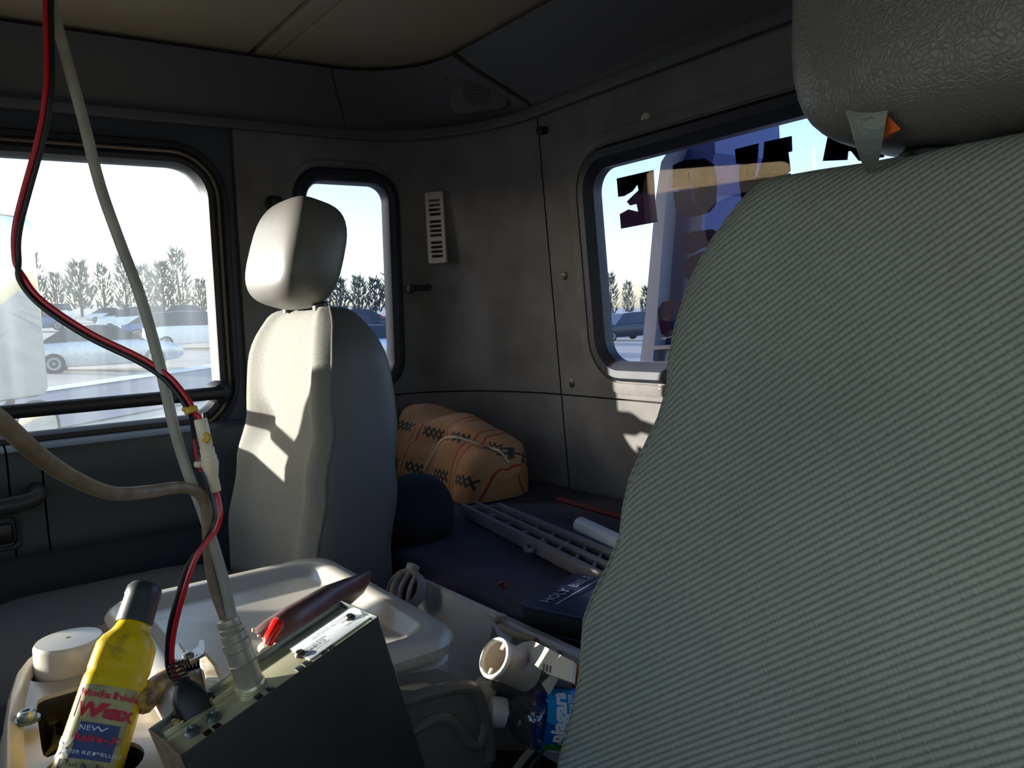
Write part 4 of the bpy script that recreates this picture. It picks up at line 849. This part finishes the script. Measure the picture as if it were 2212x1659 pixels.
def plq(pix, th_): n_ = TPL[1].normalized(); return MB().prism([P(x, y, pl=TPL) for x, y in pix], -n_ * th_)
build('duct_top', plq([(1108, 1400), (1118, 1393), (1132, 1387), (1150, 1384), (1160, 1388), (1240, 1430), (1236, 1474), (1184, 1456), (1150, 1433), (1122, 1412)], .003), M['duct'], dt, sm=False)
def quad3(pts, off): return MB().prism([P(x, y, d=d_) for x, y, d_ in pts], off)
build('duct_side', quad3([(1098, 1414, .835), (1122, 1414, .825), (1150, 1435, .82), (1184, 1458, .83), (1236, 1476, .85), (1236, 1560, .95), (1140, 1570, .97), (1070, 1530, .95), (1062, 1470, .87)], ROT @ V((0, 0, .012))), M['grey_part'], dt, 30, sm=False)
build('duct_body', quad3([(1040, 1560, 1.0), (1062, 1465, .97), (1100, 1430, .95), (1236, 1480, .96), (1236, 1640, 1.02), (1060, 1640, 1.04)], ROT @ V((0, .02, .06))), M['grey_part'], dt, 30, sm=False)
build('duct_fin', quad3([(1062, 1344, 0.879), (1070, 1348, 0.879), (1102, 1390, 0.850), (1112, 1402, 0.841), (1096, 1392, 0.836), (1082, 1388, 0.832)], ROT @ V((0, 0, .003))), M['grey_part'], dt, sm=False)
build('duct_flap', quad3([(1170, 1478, 0.799), (1212, 1437, 0.803), (1205, 1470, 0.799), (1186, 1502, 0.796)], ROT @ V((0, 0, .003))), M['duct'], dt, sm=False)
for k in range(3): build('slot', MB().prism([P(x, y, pl=TPL) + TPL[1].normalized() * .0004 for x, y in ((1174 + k * 7, 1434 + k * 2), (1177 + k * 7, 1435 + k * 2), (1176 + k * 7, 1449 + k * 2), (1173 + k * 7, 1448 + k * 2))], (0, 0, -.001)), M['seam_dark'], dt, sm=False)
mb = MB(); mb.tube([P(1078, 1352, d=.935), P(1112, 1370, d=.91), P(1158, 1385, d=.88)], [.0035, .0045, .004], 10); o = build('plastic_rod', mb, M['cable_dirty'], None); props(o, 'thin brown plastic rod pointing at the ribbed panel above the round duct mouth', 'rod')
# small cream plug
sc_ = thing('cream_plug', 'small cream electrical plug beside the dark side moulding', 'plug', P(1045, 1492, d=1.0))
q0 = P(1046, 1490, d=.90); e1 = ROT @ V((.8, .6, 0)); e2 = ROT @ V((-.6, .8, 0)); e3 = ROT @ V((0, 0, 1))
mb = MB(); mb.rbox(q0, (.026, .018, .014), .004, (e1, e2, e3)); build('plug_body', mb, M['cream'], sc_)
for k in (-1, 0, 1): mb = MB(); mb.rbox(q0 - e2 * .012 + e1 * (k * .008), (.005, .012, .008), .0015, (e1, e2, e3)); build('prong', mb, M['cream'], sc_)
# water bottle lying half behind the driver seat
W0, W1 = P(1058, 1536, d=.845), P(1235, 1556, d=.86); wa = (W1 - W0).normalized(); vdir = (W0 - EYE).normalized(); wup = (ROT @ V((0, -1, 0))); wup = (wup - wa * wup.dot(wa)).normalized(); wf = -(wa.cross(wup)); wf = wf if wf.dot(vdir) < 0 else -wf
wb = thing('water_bottle', 'clear water bottle with white cap and blue label lying beside the driver seat', 'bottle', W0 + V((.08, .05, -.033)))
mb = MB(); mb.lathe(W0, wa, [(.011, .003), (.0115, .014), (.013, .018), (.0125, .02), (.0140, .022), (.020, .0275), (.026, .034), (.0300, .041), (.0325, .048), (.0328, .0525), (.0318, .0545), (.0318, .1195), (.0328, .1225), (.032, .1345), (.031, .1385), (.032, .1445), (.0325, .19), (.027, .20), (.01, .197)], 36); build('bottle_shell', mb, M['clear'], wb, 50)
mb = MB(); prf = [(.0125, 0), (.0148, .0015), (.0152, .003), (.0152, .014), (.0146, .0155), (.0146, .0175), (.0135, .018)]; mb.lathe(W0 - wa * .001, wa, prf, 40); build('bottle_cap', mb, M['cap_white'], wb)
def wl2(u_, a, off=.0): return W0 + wa * (u_ - .0155) + (wf * math.cos(a) + wup * math.sin(a)) * (.0322 + off)
mb = MB(); mb.loft([[wl2(lerp(.069, .136, j / 4), 2 * math.pi * k / 48) for k in range(48)] for j in range(5)], True, False, False); wlb = build('bottle_label', mb, M['label_blue'], wb, 60)
mb = MB(); mb.loft([[wl2(lerp(.0692, .1358, j / 4), lerp(.02 + .1 * abs(j - 2), 1.5, k / 12), .0003) for k in range(13)] for j in range(5)], False); build('label_band', mb, M['label_cyan'], wlb, 60)
def wtext(s, size, u_, a0, m, bold=0, sx=1): 
    mb = MB(); text_to(mb, s, size, lambda x, y: wl2(u_ - y, a0 + x / .0324, .0006), 'CENTER', bold, sx); build('label_text', mb, M[m], wlb)
wtext('niagara', .0205, .0825, .42, 'white_ink', .0009, .92); wtext('PURIFIED WATER', .0066, .0945, .42, 'white_ink', .0002)
def wdisc(u_, a, R, m, off=.0005):
    mb = MB(); mb.add([wl2(u_, a, off)] + [wl2(u_ + R * math.cos(t), a + R * math.sin(t) / .0324, off) for t in [2 * math.pi * k / 24 for k in range(24)]], [(0, 1 + k, 1 + (k + 1) % 24) for k in range(24)]); build('label_print', mb, M[m], wlb)
wdisc(.091, -.27, .0085, 'orange_ink'); wdisc(.091, -.27, .0062, 'white_ink', .0008); wdisc(.0915, -.25, .0035, 'green_ink', .0011); wdisc(.0892, -.36, .002, 'green_ink', .0011)
for k, (u_, a_) in enumerate(((.074, -.68), (.079, -.60), (.085, -.66), (.090, -.72), (.096, -.66), (.078, -.78), (.088, -.98), (.08, -1.02), (.097, -.98))): wdisc(u_, a_, .0045, 'green_ink', .0005 + k * .0001)
mb = MB(); mb.add([wl2(.0735 + .02 * f, -.86 + s_ * .09 * min(1, f * 3.2), .0016) for f in (0, .15, .3, 1) for s_ in (-1, 1)], [(0, 1, 3, 2), (2, 3, 5, 4), (4, 5, 7, 6)]); build('label_print', mb, M['white_ink'], wlb)
# orange scrap behind bottle
pq = P(1226, 1460, d=.90); o = build('crumpled_scrap', blob(pq, .013, .013, .02, 21, .9, 3), M['scrap'], None, 25); props(o, 'crumpled orange brown scrap between the air duct and the driver seat', 'scrap')
mb = MB(); mb.tube([P(1165, 1600, d=.93), P(1130, 1640, d=.90), P(1095, 1690, d=.87)], .004, 8); o = build('plastic_strip', mb, M['duct'], None); props(o, 'thin pale plastic strip sloping down below the water bottle', 'strip')
mb = MB(); mb.tube([P(1178, 1616, d=.93), P(1150, 1650, d=.90), P(1120, 1700, d=.87)], .0022, 8); o = build('plastic_strip', mb, M['console_dark'], None); props(o, 'thinner dark strip right of the pale strip under the bottle', 'strip')

# on the bunk: pillow, bag, rails, tube, rod, book, scrap
BZ = .736
def to_pl(px, py, y): return P(px, py, Y=y)
mbp = MB(); NU, NV = 30, 22
UV = []
def pil(u_, v_):
    # u along the bed (left to right), v over the cushion from front bottom, over the top, to back bottom
    x = lerp(-1.80, -1.465, u_); hgt = lerp(.185, .135, u_ ** 1.5) * (1 - .45 * max(0, (u_ - .9) / .1) ** 2); dep = lerp(.20, .16, u_) * (1 - .5 * max(0, (u_ - .9) / .1) ** 2)
    t = math.pi * (v_ * 1.16 - .08); c_, s_ = math.cos(t), math.sin(t)
    y = 1.005 - dep / 2 * math.copysign(abs(c_) ** .7, c_); z = BZ + .004 + hgt * max(0, s_) ** .6
    wob = .008 * math.sin(9 * u_ + 5 * v_) + .006 * math.sin(17 * u_ - 11 * v_); crease = -.016 * math.exp(-((v_ - .30 - .25 * (u_ - .5)) / .035) ** 2) * min(1, u_ * 3)
    return V((x + (.02 * s_ if u_ > .9 else 0), y - wob - crease, max(BZ + .002, z + wob * s_ + crease)))
mbp.loft([[pil(i / NU, j / NV) for j in range(NV + 1)] for i in range(NU + 1)], False); nv = NV + 1
mbp.add([pil(1, j / NV) for j in range(nv)], [tuple(range(nv))]); mbp.add([pil(0, j / NV) for j in range(nv)], [tuple(range(nv))])
plo = build('pillow', mbp, M['pillow'], None, 70); props(plo, 'tan woven pillow with red stripes and grey zigzags on the bunk', 'pillow')
mb = MB(); mb.tube([pil(lerp(.34, .97, k / 24), lerp(.10, .44, (k / 24) ** .9)) for k in range(25)], .0035, 6); build('piping', mb, M['rope'], plo)
uvl = plo.data.uv_layers.new(name='UVMap'); orgp = plo.location
for lpp in plo.data.loops:
    c_ = plo.data.vertices[lpp.vertex_index].co + orgp; uvl.data[lpp.index].uv = ((c_.x + 1.9) * 4.6 - (c_.z - .8) * 1.8, (c_.z - BZ) * 5.2 + (c_.y - .92) * 2.5)
cb = P(918, 1135, d=1.62); bg = blob((-1.375, .69, .782), .105, .085, .062, 5, .35, 3); o = build('cloth_bag', bg, M['navy'], None, 80); props(o, 'black navy cloth bag slumped behind the passenger seat', 'bag')
for v_ in o.data.vertices:
    if (v_.co + o.location).z < BZ + .002: v_.co.z = BZ + .002 - o.location.z
# plastic rails
rlz = thing('grille_strip', 'long grey plastic lattice strip lying on the bunk below the pillow', 'grille', P(1150, 1160, Z=BZ))
def rail(pix0, pix1, z, th_, hg, nm, m='rail'):
    p0, p1 = P(*pix0, Z=z), P(*pix1, Z=z); d_ = p1 - p0; L_ = d_.length; d_.normalize(); n_ = V((-d_.y, d_.x, 0)); mb = MB(); mb.rbox((p0 + p1) / 2 + V((0, 0, -hg / 2)), (L_, th_, hg), .002, (d_, n_, V((0, 0, 1)))); return build(nm, mb, M[m], rlz)
rail((1000, 1088), (1330, 1250), BZ + .03, .010, .024, 'long_rail'); rail((1030, 1083), (1340, 1226), BZ + .032, .008, .02, 'long_rail'); rail((1075, 1086), (1340, 1196), BZ + .034, .012, .03, 'long_rail')
for k in range(9):
    f = k / 8; a_ = (lerp(1010, 1318, f), lerp(1092, 1243, f)); b_ = (lerp(1085, 1338, f), lerp(1091, 1196, f)); rail(a_, b_, BZ + .027, .006, .016, 'cross_rib')
mb = MB(); mb.tube(smooth([P(1180, 1172, Z=BZ + .02), P(1150, 1188, Z=BZ + .016), P(1136, 1186, Z=BZ + .014), P(1145, 1176, Z=BZ + .016)], 4), .005, 8); build('hook', mb, M['rail'], rlz)
mb = MB(); a_, b_ = P(1252, 1133, Z=BZ + .035), P(1350, 1180, Z=BZ + .035); mb.tube([a_, lerp(a_, b_, .02), lerp(a_, b_, .98), b_], [.012, .0145, .0145, .012], 16); o = build('white_tube', mb, M['white_tube'], None); props(o, 'short white plastic tube lying on the lattice strip by the driver seat', 'tube')
mb = MB(); a_, b_ = P(1205, 1078, Z=BZ + .03), P(1360, 1122, Z=BZ + .03); mb.tube([a_, lerp(a_, b_, .03), b_], [.004, .006, .006], 8); o = build('red_rod', mb, M['red_paint'], None); props(o, 'thin dull red rod along the foot of the rear wall', 'rod')
mb = MB(); mb.tube(smooth([P(1078, 1264, Z=BZ + .004), P(1084, 1259, Z=BZ + .008), P(1090, 1262, Z=BZ + .004), P(1088, 1268, Z=BZ + .003)], 4), .0025, 8); o = build('red_scrap', mb, M['red_paint'], None); props(o, 'tiny red plastic scrap alone on the blue carpet', 'scrap')
# book
bk_ = thing('book', 'dark blue hardback holy book lying flat on the bunk edge', 'book', (-.84, .76, BZ))
b0, b1, b2_ = P(1118, 1303, Z=BZ + .036), P(1242, 1236, Z=BZ + .036), P(1262, 1374, Z=BZ + .036)
bu = (b1 - b0); bw = (b2_ - b0); Lu, Lw = bu.length, bw.length; bu.normalize(); bw = (bw - bu * bw.dot(bu)); Lw = bw.length; bw.normalize(); bc = b0 + bu * Lu / 2 + bw * Lw / 2
mb = MB(); mb.rbox(bc + V((0, 0, -.003)), (Lu, Lw, .006), .002, (bu, bw, V((0, 0, 1))), .006); cv = build('cover', mb, M['book'], bk_)
mb = MB(); mb.rbox(bc + V((0, 0, -.034)), (Lu, Lw, .003), .001, (bu, bw, V((0, 0, 1))), .006); build('cover', mb, M['book'], bk_)
mb = MB(); mb.rbox(bc + V((0, 0, -.019)), (Lu - .008, Lw - .008, .027), .002, (bu, bw, V((0, 0, 1)))); build('page_block', mb, M['book_pages'], bk_)
mb = MB(); tc_ = P(1228, 1272, Z=BZ + .037); text_to(mb, 'HOLY  BIBLE', .021, lambda x, y: tc_ + bu * x - bw * y + V((0, 0, .0004)), 'CENTER', .0003); build('title', mb, M['silver_ink'], cv)
mb = MB(); mb.rbox(tc_ + bw * .017 + bu * .004, (.12, .0022, .0008), .0002, (bu, bw, V((0, 0, 1)))); build('title_rule', mb, M['silver_ink'], cv)

# ------------------------------------------------------------------ outside
def gz(x, y): return -1.1 - .0437 * x - .0404 * y
def ghit(px, py):
    q = ray(px, py); t = (-1.1 - EYE.z) / (q.z + .0437 * q.x + .0404 * q.y); return EYE + q * t
mb = MB(); mb.add([V((x, y, gz(x, y))) for x, y in ((-420, -300), (60, -300), (60, 420), (-420, 420))], [(0, 1, 2, 3)]); gr = struct('ground', mb, M['ground'])
def strip(name, pix, m, up):
    mb = MB(); mb.add([ghit(*q) + V((0, 0, up)) for q in pix], [(0, 1, 2, 3)]); return struct(name, mb, M[m])
strip('road', [(-300, 1010), (-300, 905), (600, 776), (600, 836)], 'road', .03)
strip('path_line', [(-300, 908), (-300, 898), (600, 769), (600, 777)], 'line', .05)
# cars
CM = [mat('car_paint_silver', (196, 198, 202), .25, .4), mat('car_paint_white', (232, 232, 230), .3), mat('car_paint_dark', (44, 48, 58), .25, .3), mat('car_paint_blue', (66, 92, 140), .25, .3), mat('car_paint_red', (150, 44, 40), .3)]
def car_proto(name, label, paint, kind, group):
    t = thing(name, label, 'car', (0, 0, 0), group)
    ht = 1.45 if kind == 'sedan' else 1.75
    if kind == 'sedan': low = [(-2.25, .35, .62), (-2.2, .28, .86), (-1.6, .22, .96), (-.9, .2, .98), (.0, .2, .97), (.9, .2, .96), (1.6, .22, .86), (2.1, .28, .74), (2.25, .38, .6)]; cab_ = [(-1.75, .97, .97), (-1.05, ht - .04, .80), (-.2, ht, .78), (.35, ht - .05, .78), (1.15, .95, .95)]
    else: low = [(-2.25, .4, .8), (-2.2, .32, 1.05), (-1.6, .26, 1.1), (-.9, .24, 1.1), (.0, .24, 1.08), (.9, .24, 1.06), (1.6, .26, 1.0), (2.1, .32, .9), (2.25, .42, .7)]; cab_ = [(-2.2, 1.08, .98), (-2.0, ht - .05, .82), (-.6, ht, .8), (.35, ht - .06, .8), (1.05, 1.06, .96)]
    mb = MB(); mb.loft([[V((x, y, z)) for y, z in rr(-.88 + (.12 if abs(x) > 2.15 else 0), .88 - (.12 if abs(x) > 2.15 else 0), z0, z1, .09, 2)] for x, z0, z1 in low]); body = build('car_body', mb, paint, t)
    zb = cab_[0][1] - .05
    mb = MB(); mb.loft([[V((x, -.82, zb)), V((x, -.82 * k, z)), V((x, .82 * k, z)), V((x, .82, zb))] for x, z, k in cab_]); build('car_windows', mb, M['car_glass'], t, 20)
    mb = MB(); mb.loft([[V((x, y, z)) for y, z in ((-.82 * k - .01, zz - .1), (-.82 * k + .05, zz + .012), (.82 * k - .05, zz + .012), (.82 * k + .01, zz - .1))] for x, zz, k in cab_[1:4]], True); build('car_roof', mb, paint, t)
    for x in (cab_[1][0] - .35, -.25):
        pass
    for x in (-1.4, 1.4):
        for y in (-.82, .82):
            mb = MB(); sy = 1 if y > 0 else -1; mb.lathe(V((x, y - sy * .14, .33)), (0, sy, 0), [(.3, 0), (.33, .03), (.33, .19), (.3, .21), (.21, .215)], 18, ref=V((1, 0, 0))); wh = build('wheel', mb, M['tyre'], t)
            mb = MB(); mb.lathe(V((x, y + sy * .06, .33)), (0, sy, 0), [(.21, 0), (.2, .02), (.06, .01), (.03, .03)], 10, ref=V((1, 0, 0))); build('hub', mb, M['wheel_alloy'], wh)
    return t
def put(o, x, y, a): o.location = (x, y, gz(x, y)); o.rotation_euler = (0, 0, a); return o
g0 = ghit(232, 800)
c0 = car_proto('car', 'silver sedan parked nearest beyond the road, seen through the door window', CM[0], 'sedan', None); put(c0, g0.x, g0.y, math.radians(80))
pro = []
for i, (lab_, kd) in enumerate((('silver sedan far off in the parked rows', 'sedan'), ('white car far off in the parked rows', 'suv'), ('dark car far off in the parked rows', 'suv'), ('blue car far off in the parked rows', 'sedan'), ('red car far off in the parked rows', 'sedan'))):
    pro.append(car_proto('parked_car', lab_, CM[i], kd, ('silver', 'white', 'dark', 'blue', 'red')[i] + ' cars in the parked rows'))
placed = [g0]; used = set(); rnd = random.Random(3)
spots = []
for row, py in enumerate((752, 731, 716, 706, 697, 690)):
    for px in range(60 + row * 11, 485, (92, 40, 40, 38, 34, 32)[row]):
        if row < 2 and px < 345: continue
        spots.append((px + rnd.uniform(-6, 6), py))
for row, py in enumerate((790, 752, 730, 714, 700)):
    for px in range(760 + row * 9, 900, (92, 74, 56, 44, 36)[row]): spots.append((px, py + 6))
for px, py in ((1300, 700), (1330, 694), (1365, 700), (1345, 735), (1305, 690), (1372, 688), (1600, 694)): spots.append((px, py))
CARS = []
for px, py in spots:
    g_ = ghit(px, py)
    if (g_ - EYE).length > 95: continue
    hx_ = V((math.cos(1.396), math.sin(1.396), 0)); hy_ = V((-hx_.y, hx_.x, 0))
    if any(abs((g_ - o_).dot(hx_)) < 5.2 and abs((g_ - o_).dot(hy_)) < 2.5 for o_ in placed): continue
    placed.append(g_)
    k = rnd.choice((0, 0, 1, 1, 1, 2, 2, 3, 4)) if px < 1290 else rnd.choice((2, 2, 3, 0))
    if px < 500: k = rnd.choice((0, 0, 1, 1, 1, 3))
    loc = (g_.x, g_.y, gz(g_.x, g_.y)); a = math.radians(80 + rnd.uniform(-4, 4) + (180 if rnd.random() < .5 else 0))
    if k not in used: used.add(k); o = put(pro[k], g_.x, g_.y, a)
    else: o = dup(pro[k], loc, rotz=a)
    win_ = 'door window' if px < 520 else 'small side window' if px < 1000 else 'rear window'
    o['label'] = ('silver sedan', 'white hatchback', 'dark hatchback', 'blue sedan', 'red sedan')[k] + ' in the hazy parked rows seen through the ' + win_
    o['group'] = ('silver', 'white', 'dark', 'blue', 'red')[k] + ' cars seen through the ' + win_
    CARS.append((o, k, px, (g_ - EYE).length))
for k in range(5):
    if k not in used:
        for ch in list(pro[k].children_recursive) + [pro[k]]: bpy.data.objects.remove(ch)
# tree line
def tree_proto(seed, label, tall):
    rnd_ = random.Random(seed); t = thing('bare_tree', label, 'tree', (0, 0, 0), 'trees beyond the car lot')
    mb = MB(); mb.tube([V((0, 0, -.5)), V((.1, 0, 3)), V((0, .1, 7 * tall))], [.22, .16, .05], 6); build('trunk', mb, M['bark'], t)
    mb = MB()
    for i in range(300):
        f = rnd_.random() * .93; z = lerp(1.0, 9.2 * tall, f); R = 2.0 * math.sin(math.pi * min(1, f * .8 + .2)) ** .8 + .15; a = rnd_.uniform(0, 6.283); q_ = R * math.sqrt(rnd_.random()) * .8
        p_ = V((q_ * math.cos(a), q_ * math.sin(a), z)); L_ = rnd_.uniform(.7, 1.7); d_ = V((math.cos(a) * rnd_.uniform(.1, .8), math.sin(a) * rnd_.uniform(.1, .8), rnd_.uniform(.4, 1))).normalized()
        w_ = V((rnd_.uniform(-1, 1), rnd_.uniform(-1, 1), .2)).normalized() * rnd_.uniform(.10, .24); e_ = V((-w_.y, w_.x, 0)) * .6
        mb.add([p_ - w_, p_ + w_, p_ + e_, p_ + d_ * L_], [(0, 1, 3), (1, 2, 3), (2, 0, 3)])
    build('crown', mb, M['tree'], t, sm=False); return t
TL = 'hazy grey winter tree in the line beyond the parked cars'
row_ = 0
tp_ = [tree_proto(11, TL, .85), tree_proto(12, TL, 1.0), tree_proto(13, TL, 1.15)]; first = [True] * 3
for azs, dist in (((-96, -70), 118), ((-70, -56), 120), ((-52, -40), 130)):
    a = azs[0]
    while a < azs[1]:
        a += rnd.uniform(1.0, 1.3); row_ = 1 - row_; D = dist + 13 * row_ + rnd.uniform(-2, 2); x, y = math.sin(math.radians(a)) * D, math.cos(math.radians(a)) * D; k = rnd.randrange(3)
        sc_k = rnd.uniform(.66, .98) * (.8 if a > -56 else 1)
        if first[k]: first[k] = False; o = put(tp_[k], x, y, rnd.uniform(0, 6))
        else: o = dup(tp_[k], (x, y, gz(x, y)), rotz=rnd.uniform(0, 6))
        o.scale = (sc_k, sc_k, sc_k); win_ = 'door window' if a < -70 else 'small side window' if a < -55 else 'rear window'
        o['label'] = 'hazy grey winter tree beyond the parked cars seen through the ' + win_; o['group'] = 'trees seen through the ' + win_
block_post = MB(); block_post.lathe((-3.2, -.64, gz(-3.2, -.64) - .1), (0, 0, 1), [(.16, 0), (.16, 3.6), (.14, 3.7), (.05, 3.72)], 24); o = build('sun_block_post', block_post, M['vent_white'], None); props(o, 'thick pale added post blocking sun from the small side window', 'post')  # out-of-view post, added only to keep sun off the rear corner
# side mirrors outside the passenger door
mr_ = thing('side_mirror', 'tall rectangular door mirror outside the passenger window', 'mirror', P(60, 660, X=-2.1))
def mq(px, py, X=-2.12): return P(px, py, X=X)
mp_ = [mq(-70, 455), mq(72, 466), mq(128, 862), mq(-70, 880)]
mc = sum(mp_, V((0, 0, 0))) / 4; mn = V((.72, .70, -.05)).normalized(); mu_ = mn.cross(V((0, 0, 1))).normalized(); mv_ = V((0, 0, 1))
mb = MB(); hwm = .112; hhm = .245; mc = P(22, 664, d=2.13)
mb.rbox(mc - mn * .02, (2 * hwm, 2 * hhm, .03), .012, (mu_, mv_, mn), .03); build('mirror_housing', mb, M['rubber'], mr_)
mb = MB(); mb.rbox(mc - mn * .002, (2 * hwm - .012, 2 * hhm - .012, .004), .001, (mu_, mv_, mn), .024, 5); build('mirror_glass', mb, M['mirror'], mr_)
mb = MB(); mb.tube(smooth([mc - mn * .03 + mv_ * .2, mc - mn * .06 + mv_ * .3, V((-2.25, -.15, 1.60)), V((-1.97, -.45, 1.58))], 4), .011, 8); mb.tube(smooth([mc - mn * .03 - mv_ * .2, mc - mn * .06 - mv_ * .28, V((-2.25, -.15, .86)), V((-1.97, -.45, .84))], 4), .011, 8); build('mirror_arm', mb, M['rubber'], mr_)
rm = thing('round_mirror', 'round convex mirror with black rim below the tall door mirror', 'mirror', P(90, 930, d=1.8))
mc2 = P(85, 930, d=2.05); mb = MB(); mb.lathe(mc2 - mn * .012, mn, [(.02, -.02), (.06, -.012), (.078, .0), (.078, .010), (.073, .012)], 32, capb=False); build('mirror_housing', mb, M['rubber'], rm)
mb = MB(); mb.lathe(mc2 - mn * .004, mn, [(.0742, 0), (.06, .004), (.035, .007), (.01, .0085)], 32, capa=False); build('mirror_glass', mb, M['mirror'], rm)
mb = MB(); mb.tube(smooth([mc2 - mn * .03, mc2 + V((.02, -.12, -.06)), V((-1.97, -.45, .80))], 4), .009, 8); build('mirror_arm', mb, M['rubber'], rm)
# truck body behind the rear window
tb = thing('truck_body', 'blue steel upright with a pale flange behind the rear window', 'truck body', (-1.0, 1.5, .2))
BY = 1.5
build('flange', MB().prism([P(x, y, Y=BY) for x, y in ((1376, 840), (1392, 700), (1404, 560), (1416, 430), (1428, 350), (1446, 322), (1462, 318), (1448, 350), (1438, 440), (1428, 560), (1418, 700), (1404, 840))], (0, .12, 0)), M['grey_steel'], tb, sm=False)
build('upright', MB().prism([P(x, y, Y=BY + .04) for x, y in ((1404, 840), (1418, 700), (1428, 560), (1438, 440), (1448, 350), (1464, 316), (1540, 250), (1545, 330), (1520, 420), (1512, 540), (1500, 680), (1490, 840))], (0, .25, 0)), M['blue_steel'], tb, sm=False)
build('crossbar', MB().prism([P(x, y, Y=BY - .02) for x, y in ((1400, 748), (1500, 744), (1500, 752), (1400, 756))], (0, .06, 0)), M['vent_white'], tb, sm=False)
build('lower_plate', MB().prism([P(x, y, Y=BY + .02) for x, y in ((1396, 757), (1560, 753), (1560, 900), (1380, 900))], (0, .06, 0)), M['grey_steel'], tb, sm=False)
